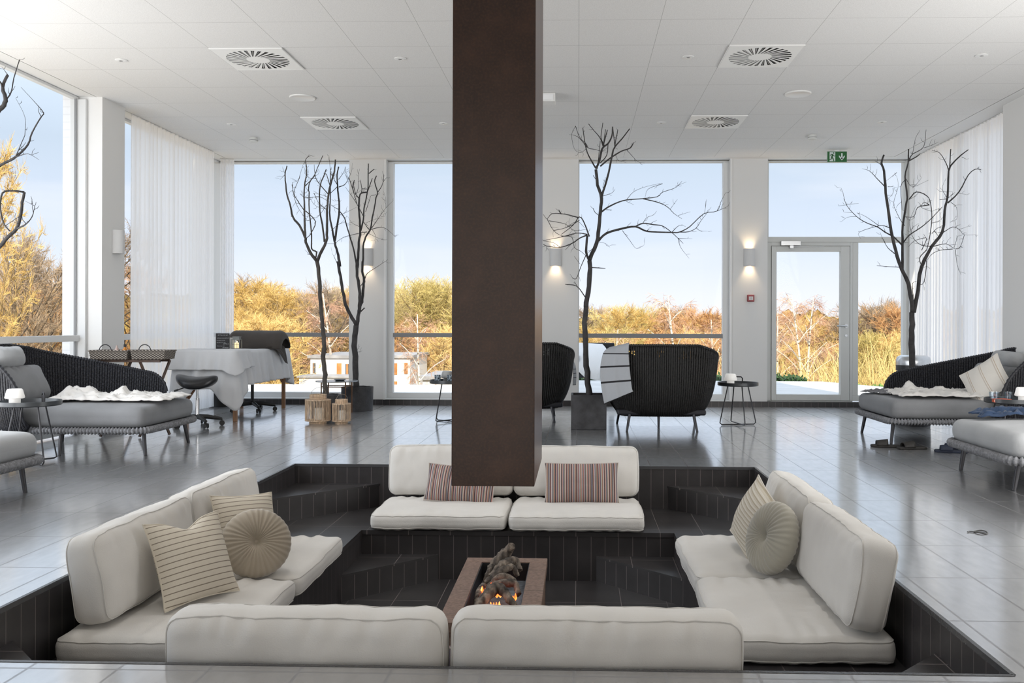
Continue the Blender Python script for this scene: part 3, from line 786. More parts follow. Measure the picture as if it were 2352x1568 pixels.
def cushion(name, label, Mx, hx, hy, hz, group, r=.05, puff=.02, wrinkle=.006, seed=0, mt=None, slump=0, seams=True, cat='cushion', crease=0, pucker=.0075):
    """box cushion, local z through its thickness; welted seam round front face"""
    def fn(p, n):
        u, v, w = p.x/hx, p.y/hy, p.z/hz
        k = max(0, 1-u*u)*max(0, 1-v*v)
        ey = 1+.018*(1-u*u) if abs(v) > .5 else 1
        ex = 1+.018*(1-v*v) if abs(u) > .5 else 1
        z = p.z+puff*k*(1 if w > 0 else -.5)*abs(w)
        z += wrinkle*(fbm(p.x*5+seed*7, p.y*5, seed, 3))*min(1, abs(w)*1.5)
        if pucker and abs(w) > .3:
            pk = math.sin(p.x*62+5*nz(p.x*4, seed)+2*nz(p.x*9, p.y*3, seed))*(.4+.6*max(0, nz(p.x*3.3, seed+9)+.5))
            z += (1 if w > 0 else -1)*pucker*pk*math.exp(-((abs(v)-.80)/.26)**2)*(1 if v > 0 else .5)
        if crease and w > 0:
            cx = (u-.25)*2.4; cy = (v+.2)*1.6
            g = math.exp(-(cx*cx+cy*cy)*1.4)
            z += crease*g*(abs(math.sin(p.y*34+2.0*nz(p.x*5, p.y*3, seed)))**3*1.0-.5)
        x, y = p.x*ex, p.y*ey
        x += wrinkle*1.2*nz(p.y*6, p.z*9, seed+3)*abs(u); y += wrinkle*1.2*nz(p.x*6, p.z*9, seed+5)*abs(v)
        if slump: x += slump*math.sin((v*.5+.5)*PI)*.0; z += slump*(v*.5+.5)**2
        return Vector((x, y, z))
    vs, fs = rbox_mesh(hx, hy, hz, r, (44, 20, 4), fn)
    t = thing(name, label, cat, Mx.to_translation(), 0, group)
    mb = MB(); mb.add([Mx @ p for p in vs], fs)
    mb.build('cover', mt or M['linen'], t, smooth=True, sharp=0)
    if seams:
        for sg in (1, -1):
            pts = []; N = 24; cr = r
            for k in range(4*N):
                s = k//N; f = k % N/N*2-1
                u, v = ((f, -1), (1, f), (-f, 1), (-1, -f))[s]
                x, y = u*hx, v*hy
                qx, qy = max(-hx+cr, min(hx-cr, x)), max(-hy+cr, min(hy-cr, y))
                d = Vector((x-qx, y-qy, 0)); d = d.normalized() if d.length > 1e-6 else Vector((u*(abs(u) >= 1), v*(abs(v) >= 1), 0))
                # rounded outline at 45 deg on the edge radius
                p = Vector((qx, qy, sg*(hz-r)))+(d.normalized()*.80+Vector((0, 0, sg*.60)))*r
                pts.append(Mx @ (fn(p, d)+(d.normalized()*.8+Vector((0, 0, .6*sg)))*.0015))
            MB().tube(pts, .0028, 5, closed=True).build('piping', M['seam'], t, smooth=True)
    return t

# ---------------------------------------------------------------- pit seats and backs
G1, G2 = 'seat cushions on the pit benches', 'back cushions round the pit'
zs = ZB+.063
def seat(cx, cy, hx, hy, label, seed, rot=0, crease=0):
    Mx = Matrix.Translation((cx, cy, zs)) @ Matrix.Rotation(rot, 4, 'Z')
    return cushion('seat_cushion', label, Mx, hx, hy, .058, G1, .045, .014, .006, seed, crease=crease)
seat(-.957, 6.42, .465, .325, 'off white seat cushion on the back bench, left one', 1, crease=.014)
seat(-.005, 6.42, .463, .325, 'off white seat cushion on the back bench, right one', 2, crease=.014)
seat(-1.80, 4.085, .365, .455, 'off white seat cushion on the left bench, nearer the camera', 3, -.01, crease=.016)
seat(-1.795, 5.01, .365, .452, 'off white seat cushion on the left bench, farther from the camera', 4, .01)
seat(.965, 4.20, .365, .455, 'off white seat cushion on the right bench, nearer the camera', 5, -.012, crease=.024)
seat(.975, 5.13, .365, .455, 'off white seat cushion on the right bench, farther from the camera', 6, .008)
seat(-.90, 3.20, .460, .330, 'off white seat cushion on the front bench, left one', 7)
seat(.065, 3.20, .465, .330, 'off white seat cushion on the front bench, right one', 8)
zb0 = ZB+.122
def back(base, along, inward, hx, hh, label, seed, lean=.22, th=.085, roll=0, r=.06):
    """stands on the seat at base (middle of bottom back edge), leaning back"""
    al = Vector(along).normalized(); inn = Vector(inward).normalized(); up = Vector((0, 0, 1))
    nrm = (inn*math.cos(lean)+up*math.sin(lean)).normalized()
    yax = (up*math.cos(lean)-inn*math.sin(lean)).normalized()
    if roll: al = (al+yax*roll).normalized(); 
    m = MX(Vector(base)+yax*hh+nrm*th*.98, al, nrm)
    if (m.to_3x3() @ Vector((0, 1, 0))).z < 0: m = MX(Vector(base)+yax*hh+nrm*th*.98, -al, nrm)
    return cushion('back_cushion', label, m, hx, hh, th, G2, r, .03, .007, seed)
back((-.957, 6.84, zb0-.012), (1, 0, 0), (0, -1, 0), .470, .188, 'off white back cushion on the back bench, left one', 11, .20, .075)
back((-.010, 6.84, zb0-.012), (1, 0, 0), (0, -1, 0), .468, .188, 'off white back cushion on the back bench, right one', 12, .20, .075)
back((-2.115, 4.165, zb0+.004), (0, 1, 0), (1, 0, 0), .455, .19, 'off white back cushion along the left wall of the pit, nearer the camera', 13, .17, .085, r=.055)
back((-2.115, 5.115, zb0+.004), (0, 1, 0), (1, 0, 0), .460, .19, 'off white back cushion along the left wall of the pit, farther one', 14, .19, .085, r=.055)
back((1.275, 4.19, zb0+.004), (0, 1, 0), (-1, 0, 0), .455, .192, 'off white back cushion along the right wall of the pit, nearer the camera', 15, .17, .085, r=.055)
back((1.275, 5.14, zb0+.004), (0, 1, 0), (-1, 0, 0), .460, .192, 'off white back cushion along the right wall of the pit, farther one', 16, .19, .085, r=.055)
back((-.895, 2.91, zb0+.005), (1, 0, 0), (0, 1, 0), .462, .168, 'off white back cushion on the front bench, left of the two seen from behind', 17, .08, .075)
back((.062, 2.91, zb0+.005), (1, 0, 0), (0, 1, 0), .473, .171, 'off white back cushion on the front bench, right of the two seen from behind', 18, .08, .075)

# ---------------------------------------------------------------- throw pillows
def stripe_mat(name, cols, axis, period, base=None, bump=.25, fine=False, seed=0, rot=0):
    m, nt, b, out = newmat(name)
    v, x, y, z = coords(nt, 'UV')
    s = (x, y)[axis]
    f = mathn(nt, 'FRACT', mathn(nt, 'DIVIDE', s, period))
    r = nt.nodes.new('ShaderNodeValToRGB'); r.color_ramp.interpolation = 'CONSTANT'
    e = r.color_ramp.elements
    while len(e) < len(cols): e.new(.5)
    for i, (p, c) in enumerate(cols): e[i].position = p; e[i].color = (*c[:3], 1)
    nt.links.new(f, r.inputs[0]); nt.links.new(r.outputs[0], b.inputs['Base Color'])
    b.inputs['Roughness'].default_value = .95; b.inputs['Specular IOR Level'].default_value = .2
    n = noisen(nt, coords(nt)[0], 200, 2); bumpn(nt, b, n, bump, .01)
    return m
def pillow(name, label, Mx, w, h, t, mt, group=None, seed=0, pinch=.07, dent=0, n=30):
    """knife edge pillow: local x width, y height, z through"""
    th = thing(name, label, 'pillow', Mx.to_translation(), 0, group)
    verts = []; fs = []; uvs = []
    for side in (1, -1):
        for j in range(n+1):
            for i in range(n+1):
                u, v = i/n*2-1, j/n*2-1
                x = w/2*u*(1-pinch*(1-v*v)); y = h/2*v*(1-pinch*(1-u*u))
                k = (max(0, 1-abs(u)**2.0)*max(0, 1-abs(v)**2.0))**.62
                z = side*t/2*k
                z += .006*fbm(u*2.2+seed, v*2.2, seed, 3)*k+.004*nz(u*9, v*4, seed)*(abs(u)**2)*k
                if dent: y -= dent*math.exp(-(u*u)/.12)*max(0, v)**3; 
                verts.append(Mx @ Vector((x, y, z))); uvs.append((x, y))
    N = (n+1)*(n+1)
    for sd in (0, 1):
        for j in range(n):
            for i in range(n):
                a = sd*N+j*(n+1)+i; q = (a, a+1, a+n+2, a+n+1)
                fs.append(q if sd == 0 else q[::-1])
    mb = MB(); mb.add(verts, fs)
    o = mb.build('cover', mt, th, smooth=True, sharp=0)
    uvl = o.data.uv_layers.new(name='UVMap')
    for lp in o.data.loops: uvl.data[lp.index].uv = uvs[lp.vertex_index]
    rim = [i for i in range(n+1)]+[j*(n+1)+n for j in range(1, n+1)]+[n*(n+1)+i for i in range(n-1, -1, -1)]+[j*(n+1) for j in range(n-1, 0, -1)]
    MB().tube([verts[k] for k in rim], .004, 5, closed=True).build('edge_seam', mt, th, smooth=True)
    return th
cA, cB, cC, cD, cE, cF = (.40, .35, .32), (.40, .20, .17), (.05, .042, .05), (.12, .10, .15), (.22, .19, .13), (.54, .49, .45)
seqc = [cF, cC, cB, cA, cD, cE, cF, cB, cC, cA, cB, cE, cD, cA, cC, cB, cF, cD, cA, cE, cB, cC, cA, cB, cD, cF, cE, cB]
M['multi'] = stripe_mat('multicolour_stripe', [(i/len(seqc), c) for i, c in enumerate(seqc)], 0, .155)
M['beigestripe'] = stripe_mat('beige_thin_stripe', [(0, (.68, .62, .52)), (.84, (.26, .22, .17))], 1, .026)
M['beigerib'] = stripe_mat('beige_rib', [(0, (.72, .68, .60)), (.40, (.62, .57, .48)), (.75, (.48, .42, .32))], 1, .022)
pillow('lumbar_pillow', 'multicoloured striped oblong pillow on the left back seat, partly behind the hood', MX((-.855, 6.54, zb0+.125), (1, 0, -.09), (0, -1, .42)), .51, .275, .17, M['multi'], 'striped oblong pillows on the back bench', 1, pinch=.05)
pillow('lumbar_pillow', 'multicoloured striped oblong pillow on the right back seat beside the hood', MX((.03, 6.54, zb0+.143), (1, 0, .01), (0, -1, .38)), .54, .295, .17, M['multi'], 'striped oblong pillows on the back bench', 2, pinch=.05)
pillow('throw_pillow', 'square beige pillow with thin dark stripes, nearest on the left bench', MX((-1.79, 4.125, zb0+.20), (.44, .90, -.03), (.86, -.42, .42)), .42, .40, .20, M['beigestripe'], None, 3, dent=.045, pinch=.09)
pillow('throw_pillow', 'square beige striped pillow behind the round one on the left bench', MX((-1.815, 4.87, zb0+.185), (.55, .78, -.10), (.78, -.55, .42)), .38, .36, .18, M['beigestripe'], None, 4)
pillow('throw_pillow', 'ribbed cream pillow behind the round one on the right bench', MX((1.00, 5.08, zb0+.195), (-.10, -.95, -.18), (-.93, -.20, .36)), .44, .38, .19, M['beigerib'], None, 5)
pillow('lumbar_pillow', 'multicoloured striped pillow glimpsed in the gap between the front back cushions', MX((-.42, 3.14, zb0+.075), (1, 0, .0), (0, 1, .5)), .46, .24, .12, M['multi'], None, 6)
def round_pillow(label, Mx, R_, t, mt, seed=0):
    th = thing('round_pillow', label, 'pillow', Mx.to_translation(), 0)
    nu, nv = 180, 26; npl = 34
    def fn(u, v):
        a = 2*PI*u; s = v*2-1       # s -1..1 : back centre to front centre
        ang = s*PI/2
        rr = abs(math.cos(ang))**.75*R_
        k = rr/R_
        z = math.copysign(abs(math.sin(ang))**.85, s)*t/2
        z *= 1-.62*math.exp(-(k/.17)**2)-.12*math.exp(-(k/.5)**2)
        pl = math.cos(npl*a+1.5*nz(math.cos(a)*4, math.sin(a)*4, seed))
        z += math.copysign(1, s)*.0038*pl*min(1, k*2.4)*(1-.3*k)*min(1, abs(s)*4)
        rr *= 1+.006*pl*(k > .9)
        return Mx @ Vector((rr*math.cos(a), rr*math.sin(a), z))
    MB().grid(fn, nu, nv, cu=True).build('cover', mt, th, smooth=True, sharp=0)
    for sg in (1, -1):
        cz = sg*t/2*.30
        mb = MB(); mb.lathe([(0, .010), (.010, .008), (.016, 0), (.012, -.006), (0, -.008)], (0, 0, 0), 14)
        mb.v = [Mx @ Vector((v[0], v[1], v[2]*sg+cz)) for v in mb.v]
        mb.build('button', mt, th, smooth=True)
    return th
M['taupe'] = fabric('taupe_velvet', (.40, .345, .27), .10, .2, 300, .1)
M['sage'] = fabric('sage_grey_velvet', (.38, .36, .30), .12, .2, 300, .1)
M['taupe'].node_tree.nodes['Principled BSDF'].inputs['Sheen Weight'].default_value = .5
M['sage'].node_tree.nodes['Principled BSDF'].inputs['Sheen Weight'].default_value = .5
round_pillow('round pleated taupe velvet pillow between the striped ones on the left bench', MX((-1.665, 4.60, zb0+.158), (1, .15, 0), (.42, -.80, .42)), .178, .15, M['taupe'], 1)
round_pillow('round pleated sage grey velvet pillow on the right bench', MX((1.015, 4.715, zb0+.185), (.15, 1, 0), (-.86, -.32, .30)), .19, .155, M['sage'], 2)
# ================================================================ woven lounge furniture
def wicker_mat(name, c1, c2, holes=False):
    m, nt, b, out = newmat(name)
    v, x, y, z = coords(nt, 'UV')
    n1 = noisen(nt, v, 60, 3)
    w = mathn(nt, 'SINE', mathn(nt, 'MULTIPLY', y, 2*PI/.012))
    w2 = mathn(nt, 'MULTIPLY', w, mathn(nt, 'SINE', mathn(nt, 'MULTIPLY', x, 2*PI/.044)))
    nt.links.new(ramp(nt, mathn(nt, 'ADD', n1, mathn(nt, 'MULTIPLY', w2, .15)), [(.35, c1), (.7, c2)]), b.inputs['Base Color'])
    b.inputs['Roughness'].default_value = .5; b.inputs['Specular IOR Level'].default_value = .4
    bumpn(nt, b, w2, .5, .004)
    if holes:
        tr = nt.nodes.new('ShaderNodeBsdfTransparent'); mx = nt.nodes.new('ShaderNodeMixShader')
        sx = mathn(nt, 'SINE', mathn(nt, 'MULTIPLY', x, 2*PI/.022))
        band = mathn(nt, 'MULTIPLY', mathn(nt, 'GREATER_THAN', y, .60), mathn(nt, 'LESS_THAN', y, .68))
        pn = mathn(nt, 'GREATER_THAN', noisen(nt, v, 7, 2, (1, .6, 1)), .52)
        n3 = mathn(nt, 'GREATER_THAN', noisen(nt, v, 55, 2, (1.0, .6, 1)), .46)
        mk = mathn(nt, 'MULTIPLY', mathn(nt, 'MULTIPLY', band, pn), mathn(nt, 'MULTIPLY', mathn(nt, 'LESS_THAN', sx, -.35), n3))
        nt.links.new(mk, mx.inputs[0]); nt.links.new(b.outputs[0], mx.inputs[1]); nt.links.new(tr.outputs[0], mx.inputs[2]); nt.links.new(mx.outputs[0], out.inputs[0])
    return m
M['wicker'] = wicker_mat('dark_woven_rope', (.008, .008, .011), (.026, .027, .034))
M['wickerh'] = wicker_mat('dark_open_weave', (.006, .0055, .0055), (.016, .015, .015), True)
M['rope'] = mat('grey_rope_edge', (.20, .205, .22), .75, var=.3, vscale=60, bump=.4, bscale=120)
M['leg'] = mat('dark_metal_leg', (.045, .045, .05), .38, .6)
def shell(name, parent, path, hts, z0, flare, mt, n=24, rib=.022, rr=.16, thick=.018, rim=True):
    P = catmull([(a[0], a[1], 0) for a in path], n); N = len(P)-1
    S = [0]
    for i in range(N): S.append(S[-1]+(P[i+1]-P[i]).length)
    L_ = S[-1]; nu = int(L_/rib*5); nv = 12
    fr = [i/(len(hts)-1) for i in range(len(hts))]
    ht = list(zip(fr, hts))
    def at(s):
        lo = 0
        import bisect
        i = min(max(bisect.bisect_right(S, s)-1, 0), N-1)
        f = (s-S[i])/max(1e-6, S[i+1]-S[i]); p = P[i].lerp(P[i+1], f)
        a = P[max(i-1, 0)]; b_ = P[min(i+2, N)]; t = (b_-a).normalized()
        return p, Vector((t.y, -t.x, 0)), (i+f)/N
    cx = sum((p.x for p in P))/len(P); cy = sum((p.y for p in P))/len(P)
    p0, n0, _ = at(L_/2); sg = 1 if (p0-Vector((cx, cy, 0))).dot(n0) > 0 else -1
    uv = []
    def top(s, k):
        z = interp(ht, k); d = min(s, L_-s)
        if d < rr: z -= (rr-math.sqrt(max(0, rr*rr-(rr-d)**2)))*.9
        return z
    def fn(u, v):
        s = u*L_; p, nn, k = at(s); zt = top(s, k)
        zb = z0
        d = min(s, L_-s); r2 = .07
        if d < r2: zb += (r2-math.sqrt(max(0, r2*r2-(r2-d)**2)))*.9
        o = flare*(v**.8)+.0045*math.cos(2*PI*s/rib)-(.05+.06*(z0 < .18))*(1-v)**4
        q = p+nn*sg*o
        uv.append((s, lerp(zb, zt, v)-zb)); return Vector((q.x, q.y, lerp(zb, zt, v)))
    mb = MB(); mb.grid(fn, nu, nv)
    uvs = list(uv)
    o = mb.build(name, mt, parent, smooth=True, sharp=0, solid=thick)
    ul = o.data.uv_layers.new(name='UVMap')
    for lp in o.data.loops: ul.data[lp.index].uv = uvs[lp.vertex_index]
    if rim:
        rp = []; rad = []
        m_ = int(L_/rib*4)
        for i in range(m_+1):
            s = L_*i/m_; p, nn, k = at(s); q = p+nn*sg*flare; rp.append((q.x, q.y, top(s, k)))
            rad.append(.016+.003*math.cos(2*PI*s/rib))
        MB().tube(rp, rad, 8).build('rim', mt, parent, smooth=True)
    return o
def rope_loop(parent, x0, x1, y0, y1, z, r=.03, cr=.09, pitch=.028, name='rope_edge', mt=None):
    pts = []
    for cx, cy, a0 in ((x1-cr, y1-cr, 0), (x0+cr, y1-cr, 90), (x0+cr, y0+cr, 180), (x1-cr, y0+cr, 270)):
        for k in range(7): 
            a = R(a0+15*k); pts.append(Vector((cx+cr*math.cos(a), cy+cr*math.sin(a), z)))
    L_ = [0]
    for i in range(len(pts)): L_.append(L_[-1]+(pts[(i+1) % len(pts)]-pts[i]).length)
    n = int(L_[-1]/pitch)*5; out = []; rad = []
    j = 0
    for i in range(n):
        s = L_[-1]*i/n
        while L_[j+1] < s: j += 1
        f = (s-L_[j])/(L_[j+1]-L_[j]); out.append(pts[j].lerp(pts[(j+1) % len(pts)], f)); rad.append(r*(.92+.30*math.cos(2*PI*i/5)))
    return MB().tube(out, rad, 10, closed=True).build(name, mt or M['rope'], parent, smooth=True, sharp=0)
def leg(parent, x, y, z1, dx=0, dy=0, r=.014, z0=0):
    return MB().tube([(x, y, z1), (x+dx, y+dy, z0)], [r*1.15, r*.85], 10).build('leg', M['leg'], parent, smooth=True)
def pad(name, parent, x0, x1, y0, y1, z0, z1, r, mt, puff=.012, seed=0, seam=True):
    hx, hy, hz = (x1-x0)/2, (y1-y0)/2, (z1-z0)/2; c = Vector(((x0+x1)/2, (y0+y1)/2, (z0+z1)/2))
    def fn(p, n):
        u, v, w = p.x/hx, p.y/hy, p.z/hz
        z = p.z+(puff*max(0, 1-u*u)*max(0, 1-v*v) if w > 0 else 0)
        z += .005*fbm(p.x*4+seed, p.y*4, seed)*(w > -.2)
        return Vector((p.x*(1+.006*(1-v*v)), p.y*(1+.006*(1-u*u)), z))
    vs, fs = rbox_mesh(hx, hy, hz, r, (16, 14, 4), fn)
    return MB().add([v+c for v in vs], fs).build(name, mt, parent, smooth=True, sharp=0)
def daybed(x0, sx, y0, y1, label, hts, wrap=True):
    P = lambda a, b: (x0+sx*a, y0+b)
    t = thing('daybed', label, 'daybed', (x0+sx*.7, (y0+y1)/2, 0), 0, 'dark woven daybeds')
    W = y1-y0
    xa, xb = sorted((x0, x0+sx*1.36))
    MB().box(xa+.05, xb-.05, y0+.05, y1-.05, .185, .235).build('frame', M['wicker'], t, bevel=.02)
    rope_loop(t, xa, xb, y0, y1, .215, .026, .12)
    pad('mattress', t, xa+.02, xb-.02, y0+.02, y1-.02, .235, .405, .065, M['grey'], .02, seed=x0)
    path = [P(.34, W+.03), P(.80, W+.05), P(1.16, W-.06), P(1.37, W-.34), P(1.42, W*.45), P(1.36, .10), P(1.14, -.07), P(.92, -.10)]
    shell('back_shell', t, path, hts, .20, .05, M['wicker'])
    for a, b, dx, dy in ((.07, .14, -.03, -.03), (.07, W-.14, -.03, .03), (.74, .10, 0, -.03), (1.2, .12, .03, -.03), (1.2, W-.12, .03, .03)):
        q = P(a, b); leg(t, q[0], q[1], .20, sx*dx, dy, .016)
    return t
daybed(-3.53, -1, 7.20, 8.24, 'dark woven daybed with grey mattress by the left window', (.60, .69, .78, .87, .91, .88, .78, .56))
daybed(2.86, 1, 8.28, 9.36, 'dark woven daybed with grey mattress by the right curtain', (.58, .68, .77, .86, .90, .88, .78, .56))
def ottoman(x0, x1, y0, y1, label, seed):
    t = thing('ottoman', label, 'ottoman', ((x0+x1)/2, (y0+y1)/2, 0), 0, 'grey ottomans on rope edged frames')
    MB().box(x0+.05, x1-.05, y0+.05, y1-.05, .175, .215).build('frame', M['wicker'], t, bevel=.015)
    rope_loop(t, x0, x1, y0, y1, .205, .028, .11, .034)
    pad('cushion', t, x0+.015, x1-.015, y0+.015, y1-.015, .215, .385, .075, M['greyl'], .02, seed)
    for x in (x0+.09, x1-.09):
        for y in (y0+.12, y1-.12): leg(t, x, y, .19, .03 if x > (x0+x1)/2 else -.03, 0, .017)
    return t
ottoman(-4.32, -3.50, 4.98, 5.80, 'light grey ottoman at the left edge of the picture in front of the daybed', 1)
ottoman(2.84, 3.66, 5.93, 7.0, 'light grey ottoman at the right edge with a navy blanket on it', 2)
# cushions on the daybeds
def soft(name, label, Mx, hx, hy, hz, r, mt, seed, cat='pillow', group=None):
    return cushion(name, label, Mx, hx, hy, hz, group, r, .03, .008, seed, mt=mt, seams=False, cat=cat)
soft('back_pillow', 'large grey back pillow at the head of the left daybed', MX((-4.72, 7.44, .575), (.10, 1, 0), (1, -.1, .50)), .28, .165, .075, .07, M['grey'], 21)
soft('neck_pillow', 'light grey neck roll above the back pillow on the left daybed', MX((-4.80, 7.38, .80), (.10, 1, 0), (1, -.1, .45)), .18, .095, .07, .065, M['greyl'], 22)
soft('back_pillow', 'large grey back pillow at the head of the right daybed', MX((4.06, 8.86, .565), (.0, 1, 0), (-1, -.1, .50)), .36, .155, .075, .07, M['grey'], 23)
soft('neck_pillow', 'light grey neck roll above the back pillow on the right daybed', MX((4.17, 8.80, .76), (0, 1, 0), (-1, -.1, .45)), .24, .085, .07, .065, M['greyl'], 24)
M['whitestripe'] = stripe_mat('white_pillow_stripe', [(0, (.72, .69, .64)), (.82, (.50, .40, .30)), (.86, (.72, .69, .64)), (.93, (.56, .50, .44))], 1, .13)
pillow('throw_pillow', 'white pillow with thin tan stripes on the right daybed behind the small lamp', MX((3.80, 8.48, .585), (.55, .80, .0), (-.80, -.42, .62)), .46, .40, .14, M['whitestripe'], None, 9)
# crumpled throws
M['throw'] = fabric('white_cotton_throw', (.74, .72, .69), .06, .3, 260, .3)
M['throwdark'] = fabric('dark_grey_robe', (.15, .15, .16), .15, .3, 260, .3)
M['navy'] = fabric('navy_fleece', (.030, .055, .11), .25, .4, 160, .4)
M['sheet'] = fabric('white_massage_sheet', (.62, .63, .65), .04, .2, 300, .15)
M['towel'] = fabric('dark_brown_grey_towel', (.060, .053, .048), .20, .5, 220, .2)
def crumple(name, label, cat, c, hx, hy, rot, zf, amp, seed, mt, n=56, freq=5, group=None, thick=.006, edge=.06, hump=None):
    t = thing(name, label, cat, (c[0], c[1], zf(c[0], c[1])), 0, group)
    ca, sa = math.cos(rot), math.sin(rot)
    def fn(u, v):
        a, b = u*2-1, v*2-1
        x = a*hx*(1+.10*nz(b*2.2, seed)); y = b*hy*(1+.14*nz(a*2.6, seed+4))
        x += .02*nz(a*6, b*6, seed+1); y += .02*nz(a*6, b*6, seed+2)
        wx, wy = c[0]+x*ca-y*sa, c[1]+x*sa+y*ca
        f = (1-abs(fbm(x*freq, y*freq*1.5, seed, 3))*2.2)
        f = max(0, f); e = min(1, (1-max(abs(a), abs(b)))/edge*hx) if edge else 1
        h = amp*(f**2)*(.25+.75*min(1, e))+.5*amp*abs(nz(x*freq*2.4, y*freq*2.4, seed+8))*min(1, e)
        if hump: 
            for (qx, qy, s_, hh) in hump: h += hh*math.exp(-((wx-qx)**2+(wy-qy)**2)/(s_*s_))*(.7+.5*f)
        return Vector((wx, wy, zf(wx, wy)+.005+h))
    MB().grid(fn, n, n).build('cloth', mt, t, smooth=True, sharp=0, solid=thick, off=1)
    return t
crumple('throw_blanket', 'crumpled white throw lying on the left daybed', 'blanket', (-4.02, 7.78), .50, .30, .05, lambda x, y: .430, .035, 3, M['throw'], hump=[(-4.42, 7.72, .09, .07), (-4.30, 7.78, .06, .06), (-3.98, 7.80, .09, .06), (-4.18, 7.66, .08, .03)])
crumple('throw_blanket', 'crumpled white throw lying on the right daybed', 'blanket', (3.50, 8.70), .48, .34, -.08, lambda x, y: .432, .035, 8, M['throw'], hump=[(3.30, 9.05, .06, .07), (3.55, 8.9, .12, .025)])
crumple('robe', 'dark grey robe bunched at the foot of the right daybed', 'robe', (3.07, 9.05), .14, .22, .35, lambda x, y: .424, .03, 12, M['throwdark'], n=30)
crumple('folded_blanket', 'navy blue blanket rumpled on the right ottoman', 'blanket', (3.33, 6.78), .36, .13, -.05, lambda x, y: .408, .028, 15, M['navy'], n=44, freq=6, hump=[(3.12, 6.8, .16, .03), (3.45, 6.8, .25, .045)])

# loveseats seen from behind
def loveseat(loc, rz, label):
    t = thing('loveseat', label, 'sofa', loc, rz, 'dark woven loveseats facing the windows')
    w = .50
    path = [(w-.03, .78), (w+.02, .45), (w, .14), (w-.16, .0), (0, -.025), (-w+.16, .0), (-w, .14), (-w-.02, .45), (-w+.03, .78)]
    def tr(p): return t.matrix_basis @ Vector((p[0], p[1], 0))
    wp = [tr(p) for p in path]
    shell('back_shell', t, wp, (.52, .64, .80, .882, .885, .882, .80, .64, .52), .15, .075, M['wickerh'], rr=.14)
    mb = MB(); mb.box(-w+.04, w-.04, .06, .76, .16, .22); mb.build('seat_frame', M['wicker'], t, bevel=.02, local=True)
    vs, fs = rbox_mesh(.43, .34, .08, .06, (10, 10, 3)); MB().add([v+Vector((0, .42, .30)) for v in vs], fs).build('seat_cushion', M['grey'], t, smooth=True, sharp=0, local=True)
    vs, fs = rbox_mesh(.42, .07, .19, .06, (10, 3, 6)); MB().add([v+Vector((0, .125, .55)) for v in vs], fs).build('back_pad', M['grey'], t, smooth=True, sharp=0, local=True)
    for x, y, dx, dy in ((-.33, .06, -.03, -.05), (.33, .06, .03, -.05), (-.40, .70, -.03, .04), (.40, .70, .03, .04), (0, .40, 0, 0)):
        MB().tube([(x, y, .17), (x+dx, y+dy, 0)], [.016, .012], 10).build('leg', M['leg'], t, smooth=True, local=True)
    return t
loveseat((.865, 9.22, 0), 0, 'dark woven loveseat right of the hood with a striped towel on its arm')
loveseat((-.615, 9.98, 0), R(7), 'dark woven loveseat half hidden behind the hood')
# striped towel hung over the loveseat's left shoulder
m, nt, b, out = newmat('grey_towel_with_black_lines')
v, x, y_, z = coords(nt, 'UV')
mk = None
for q in (.40, .555, .71):
    s_ = mathn(nt, 'LESS_THAN', mathn(nt, 'ABSOLUTE', mathn(nt, 'SUBTRACT', y_, q)), .009)
    mk = s_ if mk is None else mathn(nt, 'MAXIMUM', mk, s_)
mk = mathn(nt, 'MAXIMUM', mk, mathn(nt, 'GREATER_THAN', y_, .985))
nt.links.new(mixc(nt, mk, (.40, .42, .45), (.02, .02, .022)), b.inputs['Base Color']); b.inputs['Roughness'].default_value = .95
bumpn(nt, b, noisen(nt, coords(nt)[0], 220, 2), .3, .01); M['towelg'] = m
def hang(name, label, cat, prof, amp, seed, mt, nu=24, nv=36, thick=.006):
    """cloth lofted through left and right edge curves"""
    A = catmull([p[0] for p in prof], 8); B = catmull([p[1] for p in prof], 8); n = len(A)-1
    t = thing(name, label, cat, A[0])
    uv = []
    def fn(u, v):
        k = v*n; i = min(int(k), n-1); a = A[i].lerp(A[i+1], k-i); b_ = B[i].lerp(B[i+1], k-i)
        p = a.lerp(b_, u); d = (b_-a).normalized(); nn = d.cross(Vector((0, 0, 1)))
        if nn.length < .1: nn = Vector((0, -1, 0))
        uv.append((u, v))
        return p+nn.normalized()*amp*v*(.7+math.sin(u*13+seed+v*1.5)+.5*math.sin(u*25+seed*2))
    o = MB().grid(fn, nu, nv).build('cloth', mt, t, smooth=True, sharp=0, solid=thick)
    ul = o.data.uv_layers.new(name='UVMap')
    for lp in o.data.loops: ul.data[lp.index].uv = uv[lp.vertex_index]
    return t
hang('towel', 'grey towel with three thin black stripes hung over the loveseat shoulder', 'towel',
     [((.33, 9.30, .86), (.53, 9.26, .89)), ((.315, 9.20, .855), (.52, 9.135, .905)), ((.255, 9.13, .80), (.515, 9.11, .80)), ((.225, 9.10, .62), (.525, 9.09, .64)), ((.245, 9.08, .42), (.545, 9.08, .46)), ((.27, 9.08, .29), (.56, 9.08, .42))], .006, 1, M['towelg'])
hang('towel', 'narrow grey towel hanging beside the half hidden loveseat', 'towel',
     [((-.075, 10.30, .66), (-.045, 10.36, .66)), ((-.055, 10.29, .60), (-.025, 10.35, .60)), ((-.05, 10.28, .50), (-.02, 10.34, .50)), ((-.055, 10.28, .40), (-.025, 10.34, .40))], .003, 2, M['towelg'])

